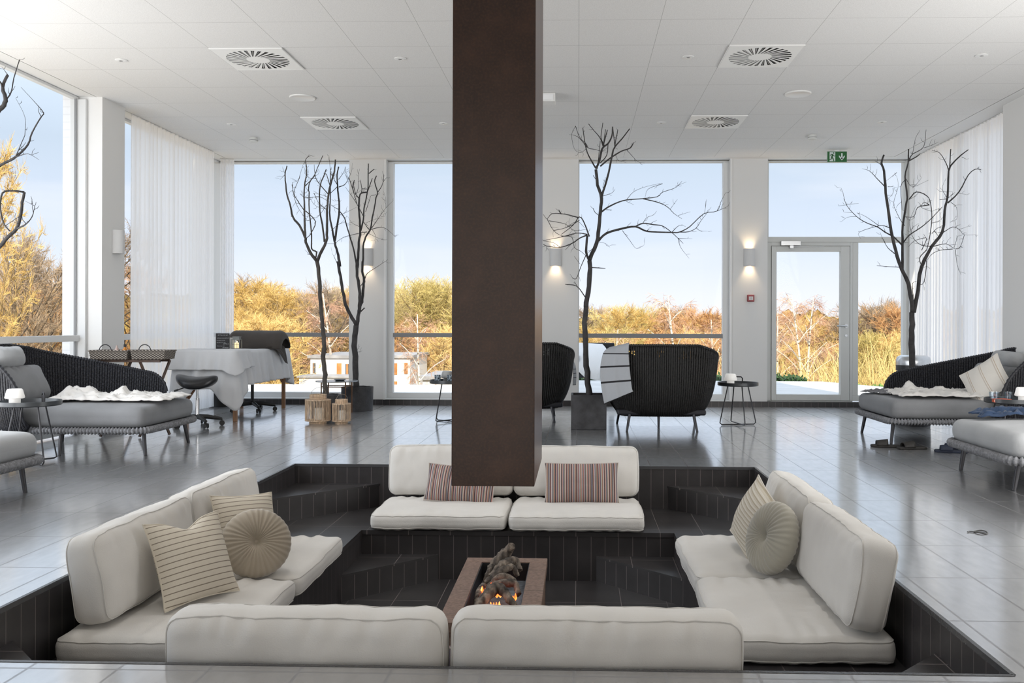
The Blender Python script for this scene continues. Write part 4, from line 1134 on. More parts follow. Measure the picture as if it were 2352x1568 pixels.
# ---------------------------------------------------------------- small tables and lamps
M['castor0'] = mat('black_rubber', (.02, .02, .02), .6)
M['tray'] = mat('dark_steel_tray', (.055, .06, .065), .32, .3)
def side_table(loc, rz, label, h=.47, r=.22, handle=True):
    t = thing('side_table', label, 'side table', loc, rz, 'round dark steel side tables')
    MB().lathe([(0, h-.012), (r-.012, h-.012), (r-.004, h+.016), (r, h+.016), (r+.001, h-.016), (r-.006, h-.022), (0, h-.022)], (0, 0, 0), 48).build('tray_top', M['tray'], t, smooth=True, local=True)
    for k in range(2):
        a = PI/2*k+.35; c, s = math.cos(a), math.sin(a)
        zo = .010+.012*k
        pl = [(-.115, h-.02), (-.20, .06), (-.205, .03), (-.185, zo), (-.05, zo), (.05, zo), (.185, zo), (.205, .03), (.20, .06), (.115, h-.02)]
        lp_ = MB().tube([(p*c, p*s, z) for p, z in pl], .0065, 8).build('leg_loop', M['leg'], t, smooth=True, local=True)
    if handle:
        MB().tube([(-.05, .09, h-.012), (-.05, .09, h+.055), (-.035, .09, h+.07), (.035, .09, h+.07), (.05, .09, h+.055), (.05, .09, h-.012)], .007, 8).build('handle', M['leg'], t, smooth=True, local=True)
    return t
side_table((-4.255, 6.85, 0), -.9, 'round dark side table with a white lamp, beside the left daybed', .475)
side_table((-1.44, 10.02, 0), -1.0, 'round dark side table left of the hood, holding patterned tumblers', .455)
side_table((1.75, 9.86, 0), -.15, 'round dark side table with a handle, right of the loveseat', .455)
side_table((3.61, 7.60, 0), .5, 'round dark side table with glasses, in front of the right daybed', .475, .20, False)
side_table((3.93, 7.52, 0), .9, 'lower round dark side table at the right edge of the picture', .425, .20, False)
def lampmat(n, e): return mat(n, (.86, .85, .83), .4, emit=(1, .97, .92), estr=e) if e else mat(n, (.40, .40, .40), .5)
M['lampon'] = lampmat('white_lamp_glow', .22); M['lampoff'] = lampmat('grey_lamp', 0)
def mushroom(loc, label, mt, s=1):
    t = thing('table_lamp', label, 'lamp', loc, 0, 'small mushroom shaped table lamps')
    MB().lathe([(0, 0), (.036*s, 0), (.040*s, .005), (.040*s, .048*s), (0, .048*s)], (0, 0, 0), 28).build('base', mt, t, smooth=True, local=True)
    MB().lathe([(.058*s, .046*s), (.068*s, .050*s), (.069*s, .056*s), (.055*s, .112*s), (.049*s, .120*s), (0, .122*s)], (0, 0, 0), 32).build('shade', mt, t, smooth=True, local=True)
    return t
mushroom((-4.345, 6.80, .464), 'white mushroom lamp on the left side table beside the daybed', M['lampon'])
mushroom((1.665, 9.83, .444), 'white mushroom lamp on the side table right of the loveseat', M['lampon'])
mushroom((3.70, 7.56, .464), 'white mushroom lamp on the side table at the right edge', M['lampon'])
mushroom((-1.475, 10.08, .444), 'unlit grey mushroom lamp behind the patterned tumblers', M['lampoff'])
def pattern_mat():
    m, nt, b, out = newmat('dark_patterned_glass')
    v = coords(nt)[0]
    vo = nt.nodes.new('ShaderNodeTexVoronoi'); vo.inputs['Scale'].default_value = 75; nt.links.new(v, vo.inputs['Vector'])
    nt.links.new(ramp(nt, vo.outputs['Distance'], [(.40, (.012, .018, .026)), (.5, (.30, .36, .42))]), b.inputs['Base Color'])
    b.inputs['Roughness'].default_value = .12; return m
M['pattern'] = pattern_mat()
def tumbler(loc, label, mt, r=.036, h=.085, group=None):
    t = thing('tumbler', label, 'glass', loc, 0, group)
    MB().lathe([(0, 0), (r*.86, 0), (r, h), (r*.93, h), (r*.80, .010), (0, .010)], (0, 0, 0), 28).build('bowl', mt, t, smooth=True, local=True)
    return t
tumbler((-1.56, 9.94, .444), 'dark patterned tumbler at the left on the side table by the hood', M['pattern'])
tumbler((-1.425, 9.98, .444), 'dark patterned tumbler close to the hood on the side table', M['pattern'])
tumbler((3.515, 7.68, .464), 'clear drinking glass on the right side table behind the red book', M['tumbler'], .042, .072)
tumbler((3.635, 7.69, .464), 'clear drinking glass on the right side table beside the lamp', M['tumbler'], .035, .072)
bk = thing('book', 'small red orange book on the right side table', 'book', (3.50, 7.55, .464), .1)
MB().box(-.075, .075, -.05, .05, 0, .004).box(-.075, .075, -.05, .05, .020, .024).box(-.077, -.072, -.05, .05, 0, .024).build('cover', mat('orange_red_cover', lin(196, 88, 58), .5), bk, local=True, bevel=.001)
MB().box(-.070, .072, -.047, .047, .004, .020).build('pages', M['white'], bk, local=True)
ph = thing('phone', 'small black phone on the right side table beside the book', 'phone', (3.61, 7.52, .464), .4)
MB().box(-.035, .035, -.06, .06, 0, .012).build('body', mat('black_plastic', (.02, .02, .022), .3), ph, local=True, bevel=.004)

# sandals and hair tie
M['sandal'] = mat('dark_brown_sandal', (.018, .016, .014), .6); M['sandalb'] = mat('navy_sandal', (.010, .016, .035), .6)
def sandal(loc, rz, label, mt, group):
    t = thing('sandal', label, 'sandal', loc, rz, group)
    ol = [(-.13, -.03), (-.10, -.042), (-.02, -.036), (.06, -.048), (.12, -.035), (.135, 0), (.12, .035), (.06, .046), (-.02, .034), (-.10, .040), (-.13, .03)]
    MB().prism(ol, 0, .022).build('sole', mt, t, local=True, bevel=.006)
    def fn(u, v):
        a = PI*u; x = lerp(-.015, .085, v)
        return Vector((x, -.048*math.cos(a), .018+.052*math.sin(a)*(1-.25*v)))
    MB().grid(fn, 14, 5).build('strap', mt, t, local=True, smooth=True, solid=.006)
    return t
sandal((2.775, 8.16, 0), 2.95, 'left sandal of the dark pair on the floor under the right daybed', M['sandal'], 'dark sandals under the right daybed')
sandal((2.96, 8.04, 0), 3.25, 'right sandal of the dark pair on the floor under the right daybed', M['sandal'], 'dark sandals under the right daybed')
sandal((3.22, 7.84, 0), 2.85, 'left navy sandal on the floor behind the right ottoman', M['sandalb'], 'navy sandals behind the right ottoman')
sandal((3.32, 7.98, 0), 2.95, 'right navy sandal on the floor behind the right ottoman', M['sandalb'], 'navy sandals behind the right ottoman')
ht_ = MB(); ht_.tube([(2.13+.03*math.cos(a), 4.80+.035*math.sin(a), .004+.002*math.sin(2*a)) for a in [2*PI*i/20 for i in range(20)]], .0035, 6, closed=True)
ht_.tube([(2.10, 4.80, .004), (2.075, 4.815, .004), (2.06, 4.80, .004)], .003, 6)
tag(ht_.build('hair_tie', mat('grey_elastic', (.10, .10, .10), .7), smooth=True), 'dark hair tie lying on the floor right of the pit', 'hair tie')

# ================================================================ massage corner
M['wood'] = mat('warm_wood', (.30, .16, .085), .5, var=.3, vscale=12, stretch=(6, 6, .8))
M['wooddk'] = mat('dark_walnut', (.085, .05, .035), .5, var=.3, vscale=12)
TX0, TX1, TY0, TY1, TZ = -4.47, -3.79, 9.80, 11.66, .775
mtb = thing('massage_table', 'massage table on wooden legs under white sheets by the left curtain', 'massage table', ((TX0+TX1)/2, (TY0+TY1)/2, 0))
vs, fs = rbox_mesh((TX1-TX0)/2, (TY1-TY0)/2, .05, .04, (6, 12, 2)); MB().add([v+Vector(((TX0+TX1)/2, (TY0+TY1)/2, TZ-.05)) for v in vs], fs).build('padded_top', mat('cream_vinyl', (.5, .48, .44), .5), mtb, smooth=True, sharp=0)
for x in (TX0+.10, TX1-.03):
    for y in (TY0+.10, TY1-.12):
        MB().box(x-.022, x+.022, y-.018, y+.018, 0, TZ-.09).build('leg', M['wood'], mtb, bevel=.004)
MB().tube([(TX1-.05, TY1-.12, .34), (TX1-.05, TY1-.6, TZ-.1)], .014, 6).build('brace', M['wood'], mtb); MB().tube([(TX0+.12, TY0+.10, .25), (TX0+.40, TY0+.10, TZ-.1)], .014, 6).build('brace', M['wood'], mtb)
def drape(name, label, x0, x1, y0, y1, zt, hem, amp, folds, seed, mt, flare=.05, cr=.05, nv=18):
    t = thing(name, label, 'sheet', ((x0+x1)/2, (y0+y1)/2, zt))
    per = []
    for cx, cy, a0 in ((x1-cr, y1-cr, 0), (x0+cr, y1-cr, 90), (x0+cr, y0+cr, 180), (x1-cr, y0+cr, 270)):
        for k in range(6): a = R(a0+18*k); per.append((Vector((cx+cr*math.cos(a), cy+cr*math.sin(a), 0)), Vector((math.cos(a), math.sin(a), 0))))
    n = len(per); S = [0]
    for i in range(n): S.append(S[-1]+(per[(i+1) % n][0]-per[i][0]).length)
    L_ = S[-1]; N = int(L_/.018)
    def at(s):
        s %= L_; i = 0
        while S[i+1] < s: i += 1
        f = (s-S[i])/max(1e-9, S[i+1]-S[i]); a, b = per[i], per[(i+1) % n]
        return a[0].lerp(b[0], f), a[1].lerp(b[1], f).normalized()
    pts = [at(L_*i/N) for i in range(N)]
    c = Vector(((x0+x1)/2, (y0+y1)/2, 0))
    rings = []
    for k in (.05, .3, .55, .8, .93):
        rings.append([Vector((*(c+(p-c)*k).xy, zt+.004*nz(p.x*5*k, p.y*5*k, seed)+.004)) for p, nn in pts])
    for j in range(nv+1):
        v = j/nv; ring = []
        for i, (p, nn) in enumerate(pts):
            u = i/N; zh = hem(p.x, p.y, seed)+.012*nz(u*40, seed)
            z = zt-(zt-zh)*v
            f = math.sin(2*PI*folds*u+2.2*nz(u*14, seed))*.6+.4*math.sin(2*PI*folds*1.7*u+seed)
            o = .006+flare*v+amp*f*min(1, v*1.3)
            if v == 0: o = -.004
            q = p+nn*o; ring.append(Vector((q.x, q.y, z)))
        rings.append(ring)
    vs = [v for r in rings for v in r]; fs = [tuple(range(N-1, -1, -1))]
    for j in range(len(rings)-1):
        for i in range(N):
            fs.append((j*N+i, j*N+(i+1) % N, (j+1)*N+(i+1) % N, (j+1)*N+i))
    MB().add(vs, fs).build('cloth', mt, t, smooth=True, sharp=0, solid=.003, off=1)
    return t
def hem1(x, y, s):
    d = min(abs(x-TX0), abs(x-TX1))+min(abs(y-TY0), abs(y-TY1))
    z = .37 if y < TY0+.03 else .40
    if y < TY0+.3 and d < .25: z -= .26*(1-d/.25)
    if y > TY1-.25 and d < .2: z -= .12*(1-d/.2)
    return z
def hem2(x, y, s):
    d = abs(x-TX1)+abs(y-(TY0-.02))
    z = .585
    if d < .12: z -= .07*(1-d/.12)
    if y > TY0+.22: z = .60
    return z
drape('massage_sheet', 'long white sheet draped over the massage table', TX0-.005, TX1+.005, TY0-.005, TY1+.005, TZ+.006, hem1, .034, 20, 1, M['sheet'], .045)
drape('towel_sheet', 'white towel across the near end of the massage table', TX0-.02, TX1+.02, TY0-.03, TY0+.42, TZ+.024, hem2, .016, 12, 5, M['sheet'], .05)
# bolster under a dark towel
bo = thing('bolster', 'thick dark towel covered bolster at the far end of the massage table', 'bolster', (-4.1, 11.15, TZ+.02))
def bof(u, v):
    a = PI*(v*1.16-.08); x = lerp(-4.34, -3.66, u)
    e = min(1, min(u, 1-u)/.10); e = math.sqrt(max(0, 1-(1-e)**2))
    hgt = (.205+.012*nz(x*4, 3))*(.55+.45*e); w = .21*(.75+.25*e)
    return Vector((x, 11.12-w*math.cos(a)+.01*nz(x*6, v*4), TZ+.016+max(0, hgt*math.sin(a))*(1)+.003))
MB().grid(bof, 48, 24).build('towel_cover', M['towel'], bo, smooth=True, sharp=0, solid=.012, off=1)
hang('dark_towel', 'dark towel corner hanging off the right side of the massage table', 'towel',
     [((-3.82, 10.86, TZ+.04), (-3.86, 11.24, TZ+.05)), ((-3.745, 10.90, TZ+.03), (-3.735, 11.26, TZ+.04)), ((-3.715, 11.10, TZ-.06), (-3.712, 11.30, TZ-.05)), ((-3.70, 11.24, TZ-.17), (-3.70, 11.34, TZ-.19))], .003, 3, M['towel'])
# chalkboard menu
cbd = thing('chalkboard', 'small black chalkboard with white handwriting on the massage table', 'chalkboard', (-4.06, 10.14, TZ+.03), .05)
MB().box(-.078, .078, -.004, .004, 0, .178).build('board', mat('chalk_black', (.012, .012, .014), .6), cbd, local=True, bevel=.002)
MB().box(-.06, .06, .004, .05, 0, .010).build('foot', M['wooddk'], cbd, local=True)
ck = MB(); random.seed(9)
def scribble(x0, x1, z, h):
    x = x0
    while x < x1-.004:
        w = random.uniform(.008, .022); k = max(3, int(w/.0022)); pts = []
        for i in range(k+1):
            pts.append((x+w*i/k, -.0052, z+h*(.5+.5*math.sin(i*2.4+random.random()*1.2))*random.uniform(.5, 1)))
        ck.tube(pts, .0011, 4); x += w+.005
for z, x0, x1, h in ((.152, -.055, .045, .014), (.120, -.062, .066, .009), (.090, -.066, .030, .009), (.068, -.066, .022, .008), (.052, .005, .062, .012), (.030, -.062, .02, .008), (.010, .0, .064, .012)): scribble(x0, x1, z, h)
ck.build('handwriting', mat('chalk_white', (.75, .78, .80), .9), cbd, local=True)
wb_ = thing('card_box', 'white card box standing behind the chalkboard', 'box', (-4.07, 10.30, TZ+.03))
MB().box(-.12, .10, -.04, .04, 0, .125).build('body', M['white'], wb_, local=True, bevel=.003)
ln = thing('candle_lantern', 'small square metal lantern with a glowing candle on the massage table', 'lantern', (-3.905, 10.16, TZ+.03), .05)
gm2 = mat('zinc_lantern', (.16, .17, .165), .5, .3)
f = MB()
for x in (-.042, .042):
    for y in (-.042, .042): f.box(x-.004, x+.004, y-.004, y+.004, 0, .108)
f.box(-.046, .046, -.046, .046, 0, .008); f.box(-.046, .046, -.046, .046, .104, .112); f.box(-.036, .036, -.036, .036, .112, .136); f.box(-.040, .040, -.040, .040, .136, .142)
for x in (-.015, .015): f.box(x-.002, x+.002, -.044, -.041, .008, .104)
f.box(-.042, .042, -.044, -.041, .050, .055); f.box(-.002, .002, -.044, -.041, .008, .104) if False else None
f.build('frame', gm2, ln, local=True)
MB().box(-.040, .040, -.0405, -.0395, .008, .104).build('glass', M['glass'], ln, local=True)
cd_ = thing('candle', 'lit candle inside the small lantern on the massage table', 'candle', (-3.905, 10.165, TZ+.039))
MB().lathe([(0, 0), (.026, 0), (.026, .062), (0, .060)], (0, 0, 0), 20).build('wax', mat('warm_wax_glow', (.9, .75, .5), .5, emit=(1, .72, .34), estr=.85), cd_, local=True)
MB().lathe([(0, .060), (.006, .068), (.004, .078), (0, .088)], (0, 0, 0), 10).build('flame', M['bulb'], cd_, local=True)
# saddle stool and second stool
M['vinyl'] = mat('black_vinyl', (.018, .019, .022), .28); M['castor'] = mat('black_castor', (.02, .02, .02), .5)
def star_base(t, n, r, z0=.055, rot=0):
    for k in range(n):
        a = 2*PI*k/n+rot; c, s = math.cos(a), math.sin(a)
        MB().tube([(0, 0, .105), (r*.4*c, r*.4*s, .10), (r*.8*c, r*.8*s, .082), (r*c, r*s, .072)], [.026, .024, .020, .014], 8).build('base_arm', M['castor'], t, smooth=True, local=True)
        w = MB()
        for d in (-.016, .016):
            ox, oy = -s*d, c*d
            pts = [Vector((r*c+ox-s*.006, r*s+oy+c*.006, .028)), Vector((r*c+ox+s*.006, r*s+oy-c*.006, .028))]
            w.tube(pts, .027, 14)
        cs = MB().tube([(r*c, r*s, .03), (r*c, r*s, .075)], .008, 6).build('castor', M['castor'], t, local=True)
        w.build('wheel', M['castor'], cs, local=True)
ss = thing('saddle_stool', 'black saddle stool on castors in front of the massage table', 'stool', (-4.05, 9.43, 0), .1)
star_base(ss, 5, .25, rot=.35)
MB().tube([(0, 0, .10), (0, 0, .30)], .024, 14).build('column', M['chrome'], ss, smooth=True, local=True)
MB().tube([(0, 0, .28), (0, 0, .44)], .014, 12).build('piston', M['chrome'], ss, smooth=True, local=True)
def saddle(x, y):
    return .520+.42*max(0, x)**2*1.2+.055*(abs(x)/.2)**2.2*(1 if x < 0 else .35)-1.5*y*y*(.6+max(0, x)*3)
def sfn(u, v):
    a = 2*PI*u; s = v*2-1; ang = s*PI/2
    k = abs(math.cos(ang))**.6
    x = .215*k*math.cos(a); y = .165*k*math.sin(a)*(1-.18*math.cos(a))
    return Vector((x, y, saddle(x, y)-.055+.062*math.copysign(abs(math.sin(ang))**.8, s)))
MB().grid(sfn, 44, 16, cu=True).build('seat', M['vinyl'], ss, smooth=True, sharp=0, local=True)
MB().tube([(0, 0, .43), (-.10, -.06, .42), (-.20, -.08, .385)], [.006, .006, .006], 6).tube([(-.17, -.075, .397), (-.21, -.083, .381)], .010, 8).build('lever', M['castor'], ss, smooth=True, local=True)
s2 = thing('stool', 'second castor stool pushed under the massage table', 'stool', (-4.06, 11.08, 0), .3)
star_base(s2, 5, .27)
MB().tube([(0, 0, .10), (0, 0, .42)], .02, 12).build('column', M['castor'], s2, smooth=True, local=True)
MB().lathe([(0, .42), (.15, .42), (.175, .445), (.165, .48), (0, .49)], (0, 0, 0), 28).build('seat', M['vinyl'], s2, smooth=True, local=True)
tb = thing('tub', 'black plastic tub on the floor under the left curtain', 'tub', (-4.73, 11.72, 0))
MB().lathe([(0, .0), (.125, .0), (.165, .19), (.172, .20), (.160, .20), (.120, .01), (0, .01)], (0, 0, 0), 32).build('body', M['castor'], tb, smooth=True, local=True)
# tray stand with two wicker trays
ts = thing('tray_stand', 'folding dark wood stand holding two wicker trays by the left column', 'stand', (-4.30, 8.54, 0))
sxs = MB()
for y in (8.44, 8.64): sxs.box(-4.62, -3.98, y-.012, y+.012, .722, .748)
sxs.build('top_rail', M['wooddk'], ts, bevel=.003)
for xa in (-4.46, -4.08):
    for s in (1, -1):
        MB().tube([(xa-.10*s, 8.54-.10*s, .735), (xa+.10*s, 8.54+.10*s, .01)], .014, 6).build('leg', M['wooddk'], ts)
m, nt, b, out = newmat('basket_weave')
v, x, y_, z = coords(nt)
s1 = mathn(nt, 'SINE', mathn(nt, 'MULTIPLY', mathn(nt, 'ADD', x, y_), 2*PI/.034)); s2_ = mathn(nt, 'SINE', mathn(nt, 'MULTIPLY', z, 2*PI/.022))
pr = mathn(nt, 'MULTIPLY', s1, s2_)
nt.links.new(ramp(nt, mathn(nt, 'ADD', mathn(nt, 'MULTIPLY', pr, .5), .5), [(.25, (.05, .042, .036)), (.5, (.16, .135, .115)), (.85, (.42, .38, .33))]), b.inputs['Base Color'])
b.inputs['Roughness'].default_value = .8; bumpn(nt, b, pr, .7, .006); M['basket'] = m
def tray(cx, cy, hx, hy, rz, label, dz=0):
    t = thing('wicker_tray', label, 'tray', (cx, cy, .750+dz), rz, 'grey wicker trays on the folding stand')
    o = MB()
    def ring(k, z, d): return [Vector((sx*(hx*k-d), sy*(hy*k-d), z)) for sx, sy in ((-1, -1), (1, -1), (1, 1), (-1, 1))]
    a, b_, c, d = ring(.93, 0, 0), ring(1, .082, 0), ring(1, .082, .014), ring(.93, .01, .014)
    vs = a+b_+c+d; fs = [(0, 1, 2, 3), (12, 13, 14, 15)]
    for j in range(3):
        for i in range(4): fs.append((j*4+i, j*4+(i+1) % 4, j*4+4+(i+1) % 4, j*4+4+i))
    o.add(vs, fs).build('basket', M['basket'], t, local=True, bevel=.006)
    MB().tube([(-hx, -hy, .082), (hx, -hy, .082), (hx, hy, .082), (-hx, hy, .082)], .007, 6, closed=True).build('rim', M['basket'], t, local=True)
    for sg in (1,):
        MB().tube([(-.03+.058*math.cos(a_)*1.0, sg*(-hy+.01), .08+.062*math.sin(a_)) for a_ in [PI*i/14 for i in range(15)]], .0045, 6).build('handle', M['leg'], t, local=True, smooth=True)
    return t
tray(-4.455, 8.50, .185, .13, .03, 'left wicker tray on the folding stand, with an amber bottle in it', -.001)
tray(-4.085, 8.52, .165, .13, .03, 'right wicker tray on the folding stand')
bt_ = thing('bottle', 'small amber bottle standing in the left wicker tray', 'bottle', (-4.37, 8.53, .762))
MB().lathe([(0, 0), (.022, 0), (.024, .005), (.024, .075), (.010, .095), (.009, .105)], (0, 0, 0), 20).build('body', mat('amber_glass', lin(196, 122, 30), .15), bt_, local=True, smooth=True)
MB().lathe([(.011, .103), (.011, .128), (.005, .132), (.004, .146), (0, .147)], (0, 0, 0), 14).build('cap', M['castor'], bt_, local=True, smooth=True)
b2 = thing('bottle', 'pale pink bottle in the left wicker tray beside the handle', 'bottle', (-4.455, 8.54, .762))
MB().lathe([(0, 0), (.018, 0), (.018, .085), (.008, .10), (.008, .118), (0, .118)], (0, 0, 0), 18).build('body', mat('pale_pink_bottle', (.55, .42, .38), .3), b2, local=True, smooth=True)
# trash bin
bn = thing('waste_bin', 'silver pedal bin with rounded lid behind the right bare tree', 'bin', (4.14, 11.2, 0))
MB().lathe([(0, 0), (.19, 0), (.195, .02), (.195, .545), (0, .545)], (0, 0, 0), 40).build('body', M['steel'], bn, smooth=True, local=True)
MB().lathe([(.196, .54), (.204, .545), (.204, .610), (.196, .615), (0, .615)], (0, 0, 0), 40).build('band', mat('black_band', (.03, .03, .032), .4), bn, smooth=True, local=True)
MB().lathe([(.203, .61), (.205, .66), (.190, .705), (.155, .728), (0, .735)], (0, 0, 0), 40).build('lid', M['steel'], bn, smooth=True, local=True)
# nest of tables with stone tops
nt1 = thing('nesting_table', 'low round table with grey marble top between the lanterns and planters', 'side table', (-2.94, 10.86, 0))
MB().lathe([(0, .392), (.25, .392), (.253, .398), (.25, .405), (0, .406)], (0, 0, 0), 48).build('tabletop', mat('grey_marble', (.30, .33, .36), .15, var=.45, vscale=9), nt1, smooth=True, local=True)
cp = mat('copper_bronze', (.13, .07, .04), .35, .8)
for a in (.75, 2.35, 3.9, 5.5):
    MB().tube([(.205*math.cos(a), .205*math.sin(a), .392), (.205*math.cos(a), .205*math.sin(a), 0)], .008, 8).build('leg', cp, nt1, smooth=True, local=True)
MB().tube([(.205*math.cos(a), .205*math.sin(a), .335) for a in (.75, 2.35, 3.9, 5.5)], .006, 6, closed=True).build('stretcher', cp, nt1, local=True)
bw = thing('bowl', 'dark shallow bowl on the grey marble table', 'bowl', (-2.88, 10.78, .4065))
MB().lathe([(0, 0), (.05, 0), (.075, .018), (.07, .018), (.048, .006), (0, .006)], (0, 0, 0), 24).build('body', M['tray'], bw, local=True, smooth=True)
# rattan lanterns with candles
M['cane'] = mat('split_cane', (.56, .41, .28), .65, var=.35, vscale=25, stretch=(3, 3, .6))
def cane_lantern(loc, r, h, label, cl):
    t = thing('cane_lantern', label, 'lantern', loc, 0, 'cane lanterns on the floor')
    z0, z1, z2 = h*.11, h*.82, h
    n = int(2*PI*r/.0160); sl = MB(); random.seed(int(r*1000))
    for k in range(n):
        a = 2*PI*k/n+random.uniform(-.012, .012); w = .0044*random.uniform(.65, 1.2)
        sl.tube([(r*math.cos(a), r*math.sin(a), z0), (r*1.004*math.cos(a), r*1.004*math.sin(a), z1)], w, 5)
    sl.build('slats', M['cane'], t, local=True)
    for nm, rr, za, zb in (('base_ring', r*.66, 0, z0+.006), ('neck_ring', r*.64, z1, z2)):
        q = MB()
        for k in range(4): 
            z = lerp(za+.004, zb-.004, k/3); q.tube([(rr*math.cos(a), rr*math.sin(a), z) for a in [2*PI*i/28 for i in range(28)]], .0075, 6, closed=True)
        q.build(nm, M['cane'], t, local=True, smooth=True)
    q = MB()
    for za in (z0, z1):
        for k in range(5):
            rr = lerp(r*.66, r, k/4); q.tube([(rr*math.cos(a), rr*math.sin(a), za) for a in [2*PI*i/32 for i in range(32)]], .0065, 6, closed=True)
    q.build('shoulder', M['cane'], t, local=True, smooth=True)
    MB().lathe([(0, z0), (r*.98, z0), (r*.98, z0+.006), (0, z0+.006)], (0, 0, 0), 28).build('floor_disc', M['cane'], t, local=True)
    MB().tube([(r*.62*math.cos(a), .02+.02*math.sin(a), z2+r*.62*abs(math.sin(a))*.9) for a in [PI*i/12 for i in range(13)]], .0022, 5).build('handle', mat('thin_wire', (.25, .22, .18), .4, .6), t, local=True, smooth=True)
    c = thing('candle', cl, 'candle', (loc[0]+r*.05, loc[1], z0+.007))
    MB().lathe([(0, 0), (r*.36, 0), (r*.36, h*.40), (0, h*.395)], (0, 0, 0), 24).build('wax', mat('ivory_wax', (.82, .79, .72), .5), c, local=True, smooth=True)
    MB().tube([(0, 0, h*.39), (.001, 0, h*.43)], .0015, 5).build('wick', M['castor'], c, local=True)
    return t
cane_lantern((-2.86, 9.80, 0), .135, .315, 'larger cane lantern on the floor, left of the pair', 'white pillar candle inside the larger cane lantern')
cane_lantern((-2.605, 9.82, 0), .098, .262, 'smaller cane lantern on the floor, right of the pair', 'white pillar candle inside the smaller cane lantern')
# ================================================================ bare trees in planters indoors
M['bark'] = mat('dark_bark', (.028, .026, .027), .75, bump=.5, bscale=60, col2=(.060, .056, .055), vscale=14)
M['barkA'] = mat('grey_brown_bark', (.040, .036, .033), .75, bump=.5, bscale=60, col2=(.10, .088, .076), vscale=9)
M['soil'] = mat('dark_soil', (.03, .025, .02), .95, bump=.8, bscale=60)
M['pot'] = mat('black_rough_planter', (.022, .022, .024), .55, bump=.5, bscale=35, col2=(.05, .05, .055), vscale=10)
def bare_tree(label, Y0, base_px, planter, trunk, branches, crops, bark, seed, spread=.22, twigs=.5, base_z=None):
    """trunk and branches are pixel polylines given their own depth; every branch bends away from or towards the viewer"""
    rnd = random.Random(seed)
    b0 = atY(base_px[0], base_px[1], Y0)
    t = thing('bare_tree', label, 'tree', (b0.x, Y0, 0), 0, 'leafless trees in dark planters')
    planter(t, b0)
    known = []   # (px, py, depth, r)
    def conv(cr, p):
        ox, oy, s = crops[cr]; return (ox+p[0]/s, oy+p[1]/s)
    def make(pts, d0, dd, r0, r1, mb):
        n = len(pts); W = []
        for i, p in enumerate(pts):
            k = i/(n-1); W.append(atY(p[0], p[1], Y0+d0+dd*math.sin(k*PI/2)))
        P = catmull(W, 3); m_ = len(P)
        for i, p in enumerate(P):
            if 0 < i < m_-1:
                r = lerp(r0, r1, i/(m_-1)); P[i] = p+Vector((nz(i*.7, seed, r0*50), nz(i*.7, seed+5, r0*50), 0))*r*.4
        rs = [lerp(r0, r1, (i/(m_-1))**.8)*(1+.12*nz(i*1.3, seed+r0*99)) for i in range(m_)]
        mb.tube(P, rs, 8 if r0 > .01 else 6)
        for i, p in enumerate(pts): known.append((p[0], p[1], d0+dd*math.sin(i/(n-1)*PI/2)))
        return P, rs
    mb = MB()
    for cr, pts, r0, r1, dd in trunk:
        pts = [conv(cr, p) for p in pts]
        d0 = 0
        if known: d0 = min(known, key=lambda q: (q[0]-pts[0][0])**2+(q[1]-pts[0][1])**2)[2]
        make(pts, d0, dd, r0, r1, mb)
    mb.build('trunk', bark, t, smooth=True, sharp=0)
    for cr, pts, r0, r1 in branches:
        pts = [conv(cr, p) for p in pts]
        q = min(known, key=lambda q: (q[0]-pts[0][0])**2+(q[1]-pts[0][1])**2); q2 = min(known, key=lambda q: (q[0]-pts[-1][0])**2+(q[1]-pts[-1][1])**2)
        if (q2[0]-pts[-1][0])**2+(q2[1]-pts[-1][1])**2 < .5*((q[0]-pts[0][0])**2+(q[1]-pts[0][1])**2):
            pts = pts[::-1]; q = q2
        ln = sum(math.dist(a, b_) for a, b_ in zip(pts, pts[1:]))
        b_ = MB()
        P, rs = make(pts, q[2], rnd.uniform(-1, 1)*spread*min(1, ln/120), r0, r1, b_)
        # short side twigs
        k = int(len(P)*twigs)
        for _ in range(k):
            i = rnd.randrange(1, len(P)); p = P[i]
            d = (P[i]-P[i-1]).normalized(); s = Vector((rnd.uniform(-1, 1), rnd.uniform(-1, 1), rnd.uniform(-.4, 1))); s = (s-d*s.dot(d))
            if s.length < .05: continue
            s.normalize(); L_ = rnd.uniform(.015, .075)*(1.2 if r1 < .004 else .7)
            m1 = p+(d*.5+s).normalized()*L_*.55; e = m1+(d*.9+s*.7+Vector((0, 0, .2))).normalized()*L_*.5
            b_.tube([p, m1, e], [min(rs[i]*.6, .0028), .0018, .0010], 4)
        b_.build('branch', bark, t, smooth=True, sharp=0)
    return t
def round_pot(r, h, dy=0, dx=0):
    def f(t, b0):
        c = t.matrix_basis.to_translation()
        w = MB(); w.lathe([(0, 0), (r*.96, 0), (r, h*.5), (r, h), (r*.90, h), (r*.88, h-.03), (0, h-.03)], (0, 0, 0), 40)
        w.v = [(v[0]*(1+.02*nz(v[0]*12, v[1]*12, v[2]*9)), v[1]*(1+.02*nz(v[1]*12, v[0]*12, v[2]*9)), v[2]+(.008*nz(v[0]*20, v[1]*20) if v[2] > h*.9 else 0)) for v in w.v]
        w.v = [(v[0]+dx, v[1]+dy, v[2]) for v in w.v]
        w.build('planter', M['pot'], t, smooth=True, local=True)
        MB().lathe([(0, h-.028), (r*.87, h-.028)], (dx, dy, 0), 30).build('soil', M['soil'], t, local=True)
    return f
